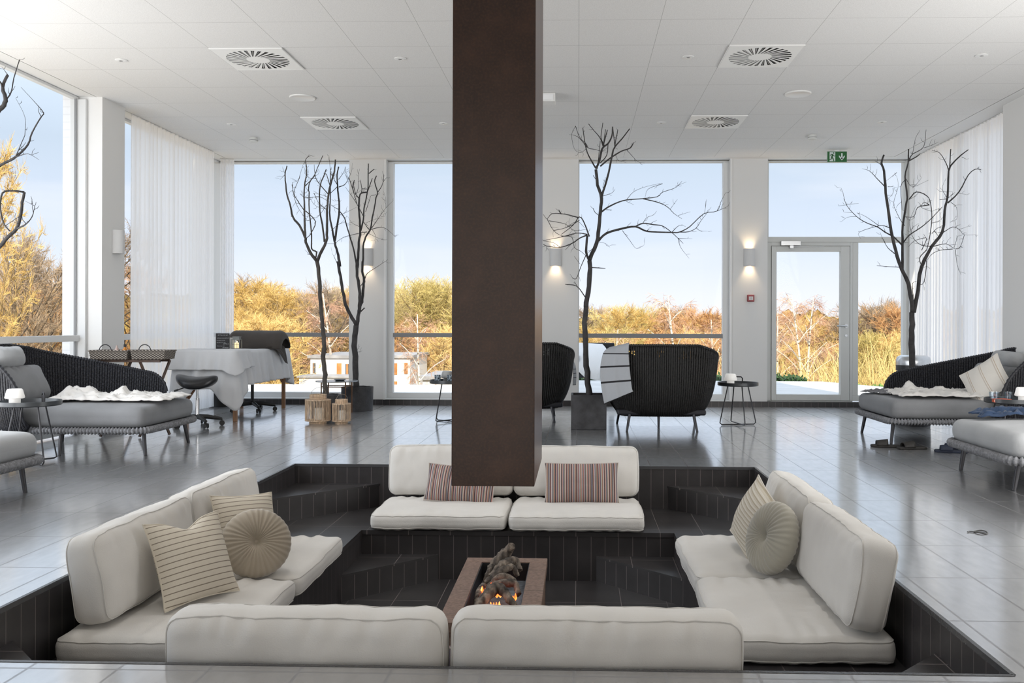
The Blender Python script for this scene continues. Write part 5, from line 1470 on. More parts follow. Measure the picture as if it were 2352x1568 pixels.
def square_pot(w, h, dx=0):
    def f(t, b0):
        q = w/2; i = q-.022
        m_ = MB(); m_.box(-q+dx, q+dx, -q, -i, 0, h).box(-q+dx, q+dx, i, q, 0, h).box(-q+dx, -i+dx, -i, i, 0, h).box(i+dx, q+dx, -i, i, 0, h).box(-i+dx, i+dx, -i, i, 0, .03)
        m_.build('planter', M['pot'], t, local=True, bevel=.005)
        MB().add([(-i+dx, -i, h-.02), (i+dx, -i, h-.02), (i+dx, i, h-.02), (-i+dx, i, h-.02)], [(0, 1, 2, 3)]).build('soil', M['soil'], t, local=True)
    return f
C8 = (640, 350, 5.807); R1 = (520, 600, 4.3556); R4 = (1200, 270, 3.357); R5 = (1652, 250, 3.357); PX = (0, 0, 1)
crops = {'8': C8, '1': R1, '4': R4, '5': R5, 'p': PX}
bare_tree('tall bare tree with a pale lower trunk behind the cane lanterns', 10.22, (749, 912), round_pot(.17, .285),
  [('p', [(749.6, 925), (749, 912), (747, 880), (745.5, 850), (742, 818), (745, 795), (742, 765), (739.5, 738), (736, 692), (733.5, 646), (728, 600)], .030, .022, 0),
   ('8', [(512, 1452), (420, 1330), (365, 1200), (350, 1120), (275, 970), (190, 865), (160, 720), (110, 560), (95, 420), (85, 290), (112, 178)], .020, .006, .12),
   ('8', [(515, 1450), (570, 1320), (630, 1200), (645, 1100), (645, 900), (650, 700), (680, 480), (720, 330), (745, 250), (757, 95)], .020, .008, -.14)],
  [('8', [(355, 1120), (345, 960), (345, 800), (340, 600), (345, 450), (370, 300), (375, 200), (357, 110), (390, 60), (440, 38)], .014, .002),
   ('8', [(495, 1400), (500, 1325), (440, 1280), (440, 1100), (420, 900), (405, 700), (408, 540), (400, 500), (415, 400), (480, 300), (520, 200), (590, 40)], .010, .004),
   ('8', [(610, 1190), (580, 960), (550, 780), (545, 550), (560, 420), (600, 320), (635, 225)], .011, .006),
   ('8', [(345, 780), (250, 640), (205, 530), (265, 370), (285, 300), (330, 150)], .006, .0015),
   ('8', [(185, 400), (265, 370), (285, 300)], .003, .0015), ('8', [(190, 500), (185, 400)], .003, .002),
   ('8', [(375, 1140), (430, 1080), (490, 920), (360, 780)], .007, .004),
   ('8', [(345, 860), (250, 720), (200, 560), (180, 430)], .005, .0015),
   ('8', [(340, 605), (430, 600), (550, 590), (640, 640)], .0035, .002), ('8', [(285, 550), (340, 605)], .002, .003),
   ('8', [(545, 690), (640, 760)], .003, .003), ('8', [(655, 550), (560, 440), (500, 350), (480, 250), (475, 160)], .007, .002),
   ('8', [(350, 450), (430, 370), (490, 300), (430, 350), (350, 280)], .006, .002),
   ('8', [(680, 430), (640, 300), (620, 280)], .006, .003), ('8', [(420, 900), (380, 910), (360, 880)], .003, .002),
   ('8', [(430, 880), (520, 860), (600, 760), (640, 700)], .003, .0015), ('8', [(665, 600), (560, 560), (460, 545)], .003, .001),
   ('8', [(85, 290), (50, 190)], .003, .001), ('8', [(80, 300), (22, 360)], .003, .001), ('8', [(650, 780), (590, 730), (540, 690), (470, 540)], .004, .001),
   ('8', [(415, 600), (470, 690), (545, 735), (640, 750)], .003, .0015), ('8', [(190, 865), (165, 845)], .006, .004), ('8', [(430, 1360), (380, 1360)], .004, .001),
   ('8', [(720, 330), (690, 260), (705, 215)], .005, .002), ('8', [(690, 240), (672, 50)], .003, .0015)],
  crops, M['barkA'], 3)
bare_tree('bare tree with three upright stems before the left pier', 11.30, (817, 895), round_pot(.20, .30, 0, .02),
  [('p', [(818, 905), (817.5, 890), (817, 860), (816, 818), (813.5, 783), (818, 747)], .042, .034, 0),
   ('1', [(1300, 640), (1240, 530), (1190, 430), (1165, 300), (1140, 150), (1115, 0)], .024, .018, -.10),
   ('8', [(818, 1520), (795, 1370), (760, 1250), (745, 1180), (715, 1030), (690, 900), (680, 800), (685, 700), (690, 560), (690, 430), (690, 250)], .018, .005, -.12),
   ('1', [(1305, 640), (1325, 520), (1335, 450), (1360, 380), (1370, 250), (1378, 180), (1360, 100), (1362, 0)], .024, .014, .12),
   ('8', [(1113, 1568), (1128, 1420), (1130, 1250), (1160, 1130), (1220, 1030), (1250, 870), (1280, 720), (1300, 600), (1320, 530), (1280, 390), (1305, 310)], .014, .006, .15),
   ('1', [(1325, 520), (1335, 400), (1330, 280), (1310, 150), (1305, 0)], .022, .018, -.02),
   ('8', [(1050, 1540), (1060, 1400), (1070, 1200), (1090, 1050), (1080, 900), (1070, 740), (1075, 600)], .018, .011, .06)],
  [('8', [(750, 1180), (785, 950), (810, 780), (800, 600), (785, 450), (780, 300), (800, 190)], .014, .008),
   ('8', [(1045, 1540), (1010, 1330), (960, 1150), (920, 1020), (880, 880), (820, 790)], .012, .006),
   ('8', [(1075, 600), (1100, 545), (1175, 530)], .010, .009), ('8', [(1070, 610), (1030, 560), (1000, 430), (1012, 370)], .007, .004), ('8', [(1105, 540), (1110, 480), (1090, 375)], .006, .004),
   ('8', [(1320, 530), (1370, 460), (1395, 380), (1405, 300)], .006, .003), ('8', [(1395, 390), (1440, 335)], .003, .002),
   ('8', [(1095, 1040), (1130, 900), (1140, 750), (1170, 600), (1190, 480), (1195, 280), (1197, 150)], .011, .006), ('8', [(1205, 280), (1270, 225)], .006, .005), ('8', [(1190, 510), (1250, 345)], .007, .005),
   ('8', [(1115, 485), (1180, 488)], .004, .004), ('8', [(1160, 790), (1210, 640), (1235, 575), (1310, 565)], .004, .002), ('8', [(1030, 560), (1060, 480), (1060, 350), (1070, 260)], .004, .002),
   ('8', [(1220, 1030), (1340, 1000), (1420, 1010), (1510, 1080), (1560, 1130)], .005, .0015), ('8', [(1130, 920), (1190, 1010), (1220, 1030)], .006, .005),
   ('8', [(1180, 1060), (1100, 1070), (960, 1105), (870, 1130), (790, 1180), (740, 1215), (640, 1212)], .0045, .0015), ('8', [(1130, 850), (1040, 680), (960, 560), (890, 460)], .006, .0015),
   ('8', [(1240, 1010), (1330, 880), (1430, 740), (1530, 640)], .005, .0012), ('8', [(1200, 1080), (1300, 1130), (1410, 1170)], .003, .001), ('8', [(1250, 1030), (1300, 1130), (1270, 1180)], .003, .001),
   ('1', [(1383, 180), (1410, 120), (1500, 60), (1590, 0)], .007, .002), ('1', [(1340, 250), (1378, 200)], .004, .005), ('1', [(1345, 500), (1385, 465)], .010, .006), ('1', [(1310, 910), (1358, 895)], .003, .001), ('1', [(1312, 880), (1333, 850)], .003, .001),
   ('8', [(805, 460), (880, 430), (920, 370), (930, 330)], .006, .002), ('8', [(790, 440), (740, 360), (700, 250)], .006, .002), ('8', [(800, 360), (870, 260), (887, 190)], .004, .001), ('8', [(935, 340), (900, 270), (887, 190)], .003, .001), ('8', [(935, 340), (970, 260), (985, 140)], .003, .001),
   ('8', [(1050, 700), (960, 400), (935, 340)], .006, .004), ('8', [(820, 830), (900, 800), (1040, 730)], .003, .001), ('8', [(700, 1040), (800, 960), (880, 935), (940, 960)], .003, .001), ('8', [(780, 1480), (740, 1390), (712, 1340)], .004, .001),
   ('8', [(1360, 860), (1420, 850)], .002, .001), ('8', [(1190, 980), (1170, 940), (1290, 890), (1380, 880)], .003, .001), ('8', [(1080, 990), (980, 940), (920, 850)], .003, .001), ('8', [(1430, 740), (1425, 600), (1400, 520)], .002, .001),
   ('8', [(1010, 550), (985, 450), (1010, 370)], .005, .003), ('8', [(695, 540), (770, 470), (790, 440)], .006, .004), ('8', [(810, 640), (740, 650)], .003, .001), ('8', [(700, 700), (760, 740), (805, 765)], .003, .003)],
  crops, M['bark'], 7)
bare_tree('bare tree with wide arching branches in the square planter', 9.52, (1352, 912), square_pot(.37, .36, .0),
  [('p', [(1353, 925), (1353, 912), (1350, 880), (1347, 840), (1345, 800), (1343, 740), (1346, 705)], .036, .026, 0),
   ('4', [(490, 1460), (505, 1350), (520, 1200), (516, 1100)], .026, .024, 0),
   ('4', [(518, 1095), (570, 970), (590, 850), (600, 720), (610, 620), (580, 520), (566, 400)], .022, .015, .06),
   ('4', [(570, 392), (590, 340), (615, 240), (660, 200), (690, 140), (695, 70)], .014, .006, .05),
   ('4', [(610, 610), (650, 480), (690, 300), (710, 230), (770, 160), (828, 85)], .013, .005, -.15),
   ('4', [(516, 1100), (490, 1030), (500, 910)], .015, .011, -.08)],
  [('4', [(585, 950), (650, 890), (770, 855), (870, 840), (940, 870), (1000, 880), (1150, 885), (1210, 882), (1290, 840), (1400, 740), (1500, 720), (1530, 650), (1565, 580)], .014, .0015),
   ('4', [(870, 840), (930, 815), (1010, 825), (1080, 835), (1150, 885), (1200, 930), (1240, 970)], .008, .002), ('4', [(930, 810), (960, 770), (1010, 750), (1035, 720)], .003, .001),
   ('4', [(1210, 882), (1280, 880), (1340, 850), (1380, 790), (1420, 740), (1455, 690)], .005, .001), ('4', [(1340, 850), (1370, 872), (1425, 875)], .003, .001), ('4', [(1150, 885), (1210, 830), (1260, 840)], .004, .001), ('4', [(1200, 930), (1310, 935)], .003, .001), ('4', [(1200, 930), (1220, 1000), (1285, 1085)], .003, .001), ('4', [(1405, 735), (1420, 630)], .002, .001), ('4', [(1500, 720), (1580, 685), (1595, 650)], .003, .001),
   ('4', [(612, 725), (660, 690), (720, 660), (800, 635), (920, 625), (1040, 610), (1080, 575), (1180, 540), (1230, 490)], .010, .0015), ('4', [(930, 625), (1050, 655), (1120, 690), (1170, 740), (1230, 780)], .006, .0015), ('4', [(805, 630), (860, 570), (960, 530), (1080, 505)], .003, .001), ('4', [(945, 615), (970, 550), (1080, 510)], .003, .001), ('4', [(1140, 705), (1180, 650), (1195, 630)], .002, .001), ('4', [(1200, 755), (1295, 725)], .002, .001), ('4', [(1180, 530), (1265, 495)], .002, .001), ('4', [(800, 645), (860, 672)], .002, .001),
   ('4', [(566, 390), (530, 330), (500, 270), (480, 180), (465, 80)], .009, .004), ('4', [(500, 230), (450, 170), (410, 140), (360, 130)], .005, .001), ('4', [(612, 262), (560, 245), (510, 235), (480, 190)], .005, .002), ('4', [(622, 222), (640, 150), (655, 95)], .007, .005), ('4', [(622, 222), (600, 160), (560, 110), (510, 50)], .006, .003), ('4', [(630, 212), (605, 150), (620, 40)], .005, .004), ('4', [(710, 240), (720, 170), (735, 95)], .006, .004), ('4', [(600, 375), (680, 310), (760, 260), (830, 235), (855, 195)], .009, .005), ('4', [(805, 250), (850, 300), (890, 340), (945, 350)], .003, .001), ('4', [(410, 65), (380, 130), (400, 240), (450, 270), (490, 240)], .002, .002), ('4', [(410, 65), (440, 150), (490, 200)], .003, .003), ('4', [(660, 200), (650, 290), (600, 350)], .005, .005), ('4', [(625, 220), (640, 90)], .005, .004), ('4', [(695, 70), (705, 150), (712, 230)], .004, .005), ('4', [(585, 330), (600, 180)], .004, .003), ('4', [(720, 290), (740, 330), (800, 345)], .002, .001),
   ('4', [(500, 905), (440, 930), (380, 970), (290, 1000), (190, 990), (160, 975)], .008, .003), ('4', [(500, 900), (420, 890), (300, 920), (160, 948)], .006, .002), ('4', [(515, 915), (480, 820), (440, 765), (390, 830), (300, 900)], .008, .003), ('4', [(430, 770), (330, 745), (230, 740), (190, 780), (160, 745)], .006, .002), ('4', [(440, 790), (380, 830), (330, 850)], .004, .002), ('4', [(490, 1060), (450, 1150), (415, 1240), (385, 1235)], .005, .003), ('4', [(485, 1385), (420, 1300), (330, 1285)], .006, .004), ('4', [(400, 1265), (420, 1295)], .003, .003), ('4', [(530, 1155), (640, 1162)], .006, .003), ('4', [(505, 1080), (450, 1030), (400, 1000), (380, 920), (300, 915)], .004, .002), ('4', [(190, 780), (240, 870), (310, 912), (400, 900)], .004, .002), ('4', [(300, 745), (280, 710)], .005, .004), ('4', [(380, 970), (330, 1020)], .003, .002), ('4', [(205, 795), (330, 820), (400, 870), (500, 860)], .0035, .0015), ('4', [(240, 870), (330, 850), (420, 800), (480, 850)], .0035, .0015), ('4', [(160, 950), (240, 965), (290, 1000)], .003, .002), ('4', [(190, 990), (180, 1030)], .003, .001),
   ('4', [(770, 870), (830, 950), (880, 1010), (940, 980)], .003, .001), ('4', [(545, 700), (560, 730), (590, 755)], .003, .004), ('4', [(620, 605), (690, 580), (715, 550)], .003, .001), ('4', [(645, 710), (690, 712)], .003, .002), ('4', [(545, 445), (568, 480)], .003, .003), ('4', [(650, 500), (620, 540), (640, 460)], .003, .002), ('4', [(590, 960), (640, 970), (675, 1000)], .002, .001), ('4', [(400, 1070), (445, 1130)], .002, .002), ('4', [(560, 990), (510, 1040)], .003, .003)],
  crops, M['bark'], 11, spread=.18, twigs=.35)
bare_tree('bare tree with dense twigs before the right curtain', 10.0, (2096, 900), round_pot(.19, .30),
  [('p', [(2096, 903), (2096, 849), (2094, 789), (2095, 745), (2094.5, 717)], .038, .029, 0),
   ('5', [(1490, 1568), (1480, 1480), (1460, 1350), (1410, 1240), (1370, 1130), (1340, 1000), (1310, 830), (1285, 650), (1270, 480), (1250, 420), (1270, 355)], .027, .010, -.18),
   ('5', [(1498, 1568), (1530, 1400), (1560, 1220), (1640, 1060), (1720, 950), (1740, 780), (1760, 680), (1770, 480), (1800, 420), (1860, 360), (1920, 315)], .026, .005, .10),
   ('5', [(1412, 1235), (1415, 1050), (1415, 900), (1440, 740), (1450, 680), (1432, 520), (1455, 420), (1460, 310)], .015, .007, .16)],
  [('5', [(1418, 1030), (1470, 970), (1560, 910), (1640, 840), (1720, 755)], .008, .003), ('5', [(1762, 725), (1850, 640), (1920, 510), (1975, 465), (2025, 470)], .010, .003),
   ('5', [(1335, 980), (1280, 950), (1220, 910), (1140, 880), (1060, 830), (980, 740), (955, 650), (940, 610)], .008, .001), ('5', [(1310, 915), (1240, 900), (1080, 950), (1090, 1000)], .005, .001), ('5', [(1345, 985), (1410, 1050)], .009, .007), ('5', [(1352, 1115), (1300, 1070), (1260, 1000), (1240, 950)], .005, .001), ('5', [(1390, 1220), (1300, 1215), (1215, 1208)], .004, .002), ('5', [(1283, 605), (1220, 540), (1160, 480), (1100, 460)], .006, .001), ('5', [(1252, 432), (1200, 400)], .004, .002), ('5', [(1460, 400), (1490, 350), (1560, 310), (1585, 260), (1595, 160)], .006, .002), ('5', [(1490, 350), (1510, 240), (1530, 190)], .003, .001), ('5', [(1580, 300), (1640, 280), (1690, 255)], .003, .001), ('5', [(1770, 480), (1750, 420), (1700, 340), (1640, 320)], .006, .002), ('5', [(1775, 470), (1785, 310)], .006, .005), ('5', [(1462, 400), (1520, 370), (1550, 345)], .008, .004),
   ('5', [(1465, 695), (1520, 640), (1600, 670), (1630, 730), (1640, 850), (1620, 1000), (1600, 1085)], .006, .004), ('5', [(1425, 830), (1500, 830), (1530, 760), (1620, 740)], .006, .002), ('5', [(1490, 610), (1530, 570), (1560, 530)], .003, .001), ('5', [(1640, 1060), (1560, 1050), (1500, 1000), (1480, 930), (1540, 880)], .005, .001), ('5', [(1730, 950), (1800, 910), (1850, 930), (1890, 970), (1975, 970)], .005, .001), ('5', [(1650, 1060), (1750, 1040), (1820, 1080), (1880, 1065)], .005, .001), ('5', [(1820, 1085), (1835, 1200), (1865, 1280)], .003, .001), ('5', [(1600, 1170), (1640, 1120), (1700, 1090), (1800, 1080)], .004, .002), ('5', [(1785, 720), (1830, 760), (1830, 850), (1780, 870)], .003, .001), ('5', [(1640, 960), (1680, 920), (1720, 910)], .004, .002), ('5', [(1562, 1215), (1545, 1150), (1600, 1085)], .005, .004), ('5', [(1572, 1205), (1600, 1170), (1580, 1330), (1540, 1360)], .005, .003), ('5', [(1500, 1500), (1490, 1350), (1520, 1330)], .005, .002),
   ('5', [(1620, 740), (1580, 720), (1560, 760), (1640, 790)], .004, .002), ('5', [(1700, 700), (1760, 690), (1800, 640), (1700, 640)], .003, .001), ('5', [(1760, 690), (1720, 620), (1735, 560)], .003, .001), ('5', [(1640, 880), (1700, 860), (1730, 830)], .003, .001), ('5', [(1560, 1090), (1600, 1000), (1560, 1000), (1500, 1020), (1460, 1060)], .004, .002), ('5', [(1660, 940), (1690, 990), (1650, 1010)], .003, .001), ('5', [(1430, 900), (1400, 860), (1360, 780), (1345, 720), (1380, 600), (1370, 520)], .004, .001), ('5', [(1410, 780), (1400, 600), (1440, 540)], .004, .002), ('5', [(1480, 950), (1470, 860), (1520, 740)], .003, .001), ('5', [(1230, 900), (1130, 830), (1060, 800)], .003, .001), ('5', [(1020, 800), (960, 795)], .002, .001), ('5', [(985, 740), (920, 748)], .002, .001), ('5', [(980, 735), (1075, 730)], .002, .001), ('5', [(1060, 830), (990, 835), (940, 870)], .002, .001), ('5', [(1300, 600), (1340, 600)], .003, .001), ('5', [(1295, 550), (1370, 490)], .003, .001), ('5', [(1305, 690), (1340, 650), (1340, 610)], .003, .001), ('5', [(1870, 370), (1910, 390)], .003, .001), ('5', [(1850, 650), (1910, 662)], .002, .001), ('5', [(1850, 930), (1920, 905)], .002, .001), ('5', [(1890, 970), (1860, 1060), (1820, 1080)], .003, .002), ('5', [(1840, 980), (1810, 1070)], .002, .002), ('5', [(1440, 540), (1490, 600), (1600, 555)], .003, .001), ('5', [(1460, 700), (1520, 670)], .003, .001)],
  crops, M['bark'], 13, twigs=.55)
bare_tree('bare tree at the left edge of the picture before the left window', 6.25, (-95, 1085), round_pot(.18, .30),
  [('p', [(-95, 1030), (-92, 900), (-80, 760), (-70, 620), (-50, 480), (-30, 330), (-8, 262), (9, 242), (13, 225), (6, 200), (18, 172)], .034, .010, .05)],
  [('p', [(-70, 650), (-40, 605), (0, 566), (18, 544), (38, 526), (48, 490), (51, 466), (56, 441)], .016, .009), ('p', [(56, 441), (30, 438), (6, 443), (1, 478), (9, 514), (22, 530)], .007, .005), ('p', [(38, 526), (60, 514), (74, 497), (80, 473)], .007, .002), ('p', [(57, 461), (80, 473)], .002, .001), ('p', [(0, 380), (-30, 395), (-55, 440)], .011, .012), ('p', [(0, 380), (36, 360), (64, 333), (74, 304), (95, 268), (100, 259), (83, 238), (48, 200)], .010, .001), ('p', [(36, 360), (46, 336), (57, 311)], .004, .002), ('p', [(36, 361), (64, 353), (90, 367)], .004, .001), ('p', [(13, 232), (26, 210), (32, 179), (45, 137)], .005, .003), ('p', [(18, 172), (4, 153)], .003, .001), ('p', [(57, 311), (57, 268), (36, 225)], .002, .001), ('p', [(6, 200), (0, 188), (-14, 170)], .008, .004), ('p', [(10, 520), (35, 503), (48, 495)], .002, .002)],
  crops, M['bark'], 17, spread=.15)
# ================================================================ outside: terrace, slope, houses, woods
M['terrace'] = mat('pale_terrace_boards', (.55, .55, .54), .7, var=.08, vscale=3, bump=.1)
m, nt, b, out = newmat('pale_terrace_boards')
v, x, y_, z = coords(nt)
mk = linemask(nt, y_, .15, 0, .008); n1 = noisen(nt, v, 3, 3, (.4, 1, 1))
nt.links.new(mixc(nt, mk, ramp(nt, n1, [(.3, (.56, .56, .55)), (.7, (.70, .70, .69))]), (.40, .40, .40)), b.inputs['Base Color']); b.inputs['Roughness'].default_value = .7
M['terrace'] = m
te = MB(); te.prism([(-.9, 12.45), (5.6, 12.45), (6.4, 15.0), (4.9, 18.2), (-.9, 18.2)], -.30, -.03)
struct(te.build('terrace', M['terrace']))
ap = MB(); ap.box(-14, -2.7, 12.45, 21.5, -.9, -.36); ap.box(-2.7, -.9, 12.45, 15.5, -.9, -.36)  # pale paving, extended to bounce sky light up to the ceiling
struct(ap.build('paving_bounce_apron', mat('pale_concrete_paving', (.66, .66, .65), .8, var=.06, vscale=2)))
M['hillg'] = mat('dry_hillside', (.20, .13, .05), .95, col2=(.36, .25, .09), vscale=.5, bump=1, bscale=2, coord='Object')
def hill(name, y0, y1, x0, x1, zf, n, mt):
    def fn(u, v):
        x, y = lerp(x0, x1, u), lerp(y0, y1, v); return Vector((x, y, zf(x, y)))
    return struct(MB().grid(fn, n, n).build(name, mt, smooth=True, sharp=0))
gz = lambda x, y: (-.55 if y < 14 else lerp(-.55, -9.5, min(1, (y-14)/28)))+.25*nz(x*.1, y*.1)+(0 if y < 70 else (y-70)*.055)
hill('ground_slope', 12.6, 230, -140, 140, gz, 90, M['hillg'])
# side ground at the left of the building
hill('ground_side', -6, 12.62, -60, -5.7, lambda x, y: -.5-max(0, min(1, (-5.7-x)/28))*6+.15*nz(x*.2, y*.2), 40, M['hillg'])
# distant wooded ridge, crest made of small crowns
m, nt, b, out = newmat('distant_wood')
v = coords(nt)[0]
n1 = noisen(nt, v, .35, 6); n2 = noisen(nt, v, 1.6, 5); n3 = noisen(nt, v, .08, 2)
c1 = ramp(nt, n2, [(.30, (.10, .06, .035)), (.5, (.34, .20, .075)), (.70, (.58, .38, .14))])
c2 = ramp(nt, n2, [(.30, (.08, .06, .03)), (.5, (.30, .23, .06)), (.70, (.52, .42, .13))])
nt.links.new(mixc(nt, ramp(nt, n3, [(.45, (0, 0, 0)), (.55, (1, 1, 1))]), c1, c2), b.inputs['Base Color']); b.inputs['Roughness'].default_value = 1; b.inputs['Specular IOR Level'].default_value = 0
bumpn(nt, b, n2, 1.0, 1.2); M['ridge'] = m
def crest(x): return interp([(-140, 5.0), (-45, 6.2), (-25, 6.0), (-12, 4.3), (-4, 3.2), (3, 2.9), (12, 4.3), (20, 3.2), (28, 4.2), (36, 3.6), (44, 4.8), (140, 5)], x)
def rg(u, v):
    x = lerp(-110, 110, u); y = 108+9*v
    top = crest(x)-1.6+.5*nz(x*.35, 2)+.9*abs(nz(x*1.7, 5))
    z = lerp(-9, top, math.sin(v*PI/2))+.9*nz(x*.5, v*7, 1)+.6*nz(x*1.3, v*15, 3)
    return Vector((x, y+1.3*nz(x*.6, v*6, 8), z))
rdg = MB().grid(rg, 420, 40).build('distant_woodland', M['ridge'], smooth=True, sharp=0)
tag(rdg, 'distant wooded ridge in yellow and russet along the skyline', 'woodland'); rdg['kind'] = 'stuff'

# ---------------------------------------------------------------- trees
def twigmat(name, c1, c2, sc=1.5):
    m, nt, b, out = newmat(name)
    oi = nt.nodes.new('ShaderNodeObjectInfo')
    v = coords(nt)[0]
    n = noisen(nt, v, sc, 3)
    a = mathn(nt, 'ADD', mathn(nt, 'MULTIPLY', n, .8), mathn(nt, 'MULTIPLY', oi.outputs['Random'], .25))
    nt.links.new(ramp(nt, a, [(.35, c1), (.75, c2)]), b.inputs['Base Color']); b.inputs['Roughness'].default_value = .9; b.inputs['Specular IOR Level'].default_value = .1
    return m
M['tw_gold'] = twigmat('golden_twigs', (.50, .33, .10), (.90, .68, .32))
M['tw_olive'] = twigmat('olive_yellow_twigs', (.38, .31, .10), (.80, .66, .31))
M['tw_rust'] = twigmat('russet_twigs', (.40, .21, .09), (.80, .50, .25))
M['tw_brown'] = twigmat('grey_brown_twigs', (.20, .15, .10), (.56, .43, .30))
M['tw_pale'] = twigmat('pale_birch_twigs', (.42, .24, .16), (.72, .50, .36))
M['trunkg'] = mat('tan_bark', (.36, .26, .13), .9, var=.4, vscale=3)  # lighter yellow-brown bark of the golden and olive trees
M['trunkd'] = mat('dark_tree_bark', (.12, .09, .06), .9, var=.4, vscale=3)
m, nt, b, out = newmat('white_birch_bark')
v, x, y_, z = coords(nt)
n1 = noisen(nt, v, 3.0, 4, (1, 1, 4))
nt.links.new(ramp(nt, n1, [(.34, (.10, .08, .06)), (.42, (.72, .66, .56)), (.8, (.86, .82, .74))]), b.inputs['Base Color']); b.inputs['Roughness'].default_value = .8
M['birch'] = m
def grow(seed, h, spread, trunk_h, n1, n2, n3, droop=0, upright=.6, tw=.022, tl=.7, trunkr=.16, lean=0):
    """leafless tree: trunk+limbs mesh data and a crown of fine twigs"""
    rnd = random.Random(seed)
    T, C = MB(), MB()
    top = Vector((lean, 0, h*.93))
    def tp(k): return Vector((lean*k+.15*math.sin(k*5+seed), .12*math.sin(k*4+seed*2), h*.93*k))
    T.tube([tp(i/12) for i in range(13)], [trunkr*(1-i/12)**.8+.018 for i in range(13)], 7)
    def strip(p, q, w):
        d = (q-p); s = d.cross(Vector((rnd.uniform(-1, 1), rnd.uniform(-1, 1), rnd.uniform(-.3, .3))))
        if s.length < 1e-6: return
        s = s.normalized()*w; C.add([p-s, p+s, q+s*.4, q-s*.4], [(0, 1, 2, 3)])
    for i in range(n1):
        k = trunk_h+(1-trunk_h)*((i+rnd.random())/n1)**.9*.96; p0 = tp(k)
        a = i*2.4+rnd.uniform(-.4, .4)
        prof = math.sin(PI*min(1, max(.10, (k-trunk_h)/(1-trunk_h)*.86+.16)))**.7
        L_ = spread*prof*rnd.uniform(.75, 1.1)
        up = upright*rnd.uniform(.7, 1.3)
        dirv = Vector((math.cos(a), math.sin(a), up)).normalized()
        p1 = p0+dirv*L_*.55; p2 = p1+(dirv+Vector((0, 0, .25-droop))).normalized()*L_*.5
        limb = catmull([p0, p1, p2], 5); T.tube(limb, [trunkr*.34*(1-k*.5)*(1-.85*j/10)+.008 for j in range(11)], 5)
        for j in range(n2):
            q0 = limb[min(10, 2+int(rnd.random()*9))]
            d2 = (dirv*.7+Vector((rnd.uniform(-1, 1), rnd.uniform(-1, 1), rnd.uniform(-.5, 1)-droop*1.3))).normalized()
            l2 = tl*rnd.uniform(.8, 1.7); q1 = q0+d2*l2; mid = q0.lerp(q1, .5)+Vector((0, 0, .06))
            strip(q0, mid, tw*1.3); strip(mid, q1, tw*1.1)
            for _ in range(n3):
                s0 = q0.lerp(q1, rnd.uniform(.2, 1)); d3 = (d2*.8+Vector((rnd.uniform(-1, 1), rnd.uniform(-1, 1), rnd.uniform(-.4, .9)-droop*2.2))).normalized()
                s1 = s0+d3*tl*rnd.uniform(.35, .95); strip(s0, s1, tw*rnd.uniform(.6, 1))
    return T, C
def proto(label, kind, cat, grp, tmat, cmat, **kw):
    T, C = grow(**kw)
    t = thing(kind, label, cat, (0, -60, 0), 0, grp)
    T.build('trunk', tmat, t, smooth=True, local=True); C.build('crown', cmat, t, local=True)
    return t
KIN = {
 'gold': ('golden_tree', 'golden yellow leafless tree', dict(seed=1, h=13, spread=3.6, trunk_h=.22, n1=40, n2=20, n3=10, tw=.013, tl=.48), 'trunkg', 'tw_gold'),
 'olive': ('olive_tree_crown', 'olive yellow leafless tree', dict(seed=2, h=12.5, spread=3.7, trunk_h=.25, n1=38, n2=19, n3=10, tw=.013, tl=.5, upright=.9), 'trunkg', 'tw_olive'),
 'rust': ('russet_tree', 'russet brown leafless tree', dict(seed=3, h=12, spread=3.2, trunk_h=.2, n1=38, n2=19, n3=10, tw=.013, tl=.46), 'trunkd', 'tw_rust'),
 'brown': ('grey_brown_tree', 'grey brown leafless tree', dict(seed=4, h=12.5, spread=3.4, trunk_h=.35, n1=34, n2=17, n3=8, tw=.012, tl=.55, upright=.8), 'trunkd', 'tw_brown'),
}
names = {'gold': 'golden_tree', 'olive': 'yellow_green_tree', 'rust': 'russet_tree', 'brown': 'grey_brown_tree'}
first = {}
rnd = random.Random(77)
wins = [((-40, 130), 'in the left wall window'), ((530, 830), 'in the leftmost back window'), ((880, 1260), 'in the back window left of the hood'), ((1320, 1680), 'in the back window right of the hood'), ((1740, 1960), 'in the terrace door'), ((1961, 2120), 'in the side light right of the door')]
def plant(px, Y, top_py, kind, s=1.0, rz=None):
    """stand a tree on the slope at depth Y so that its top reaches the given height"""
    p = atY(px, 746, Y); zt = atY(px, top_py, Y).z; zg = gz(p.x, Y)-.3
    nm, lb, kw, tm, cm = KIN[kind]
    k = (zt-zg)/(kw['h']*.97)
    w = next((d for (a, b_), d in wins if a-30 <= px <= b_+30), 'in the woods beyond the back windows')
    dist = 'close by' if Y < 48 else ('in the middle distance' if Y < 72 else 'far back')
    label = '%s %s, %s' % (lb, w, dist)
    if kind not in first:
        first[kind] = proto(label, names[kind], 'tree', label, M[tm], M[cm], **kw)
        o = first[kind]; o.matrix_basis = Matrix.Translation((p.x, Y, zg)) @ Matrix.Rotation(rnd.uniform(0, 6), 4, 'Z') @ Matrix.Diagonal((k*s, k*s, k, 1))
        return o
    return dup(first[kind], (p.x, Y, zg), rnd.uniform(0, 6.28), label, label, (k*s, k*s, k))
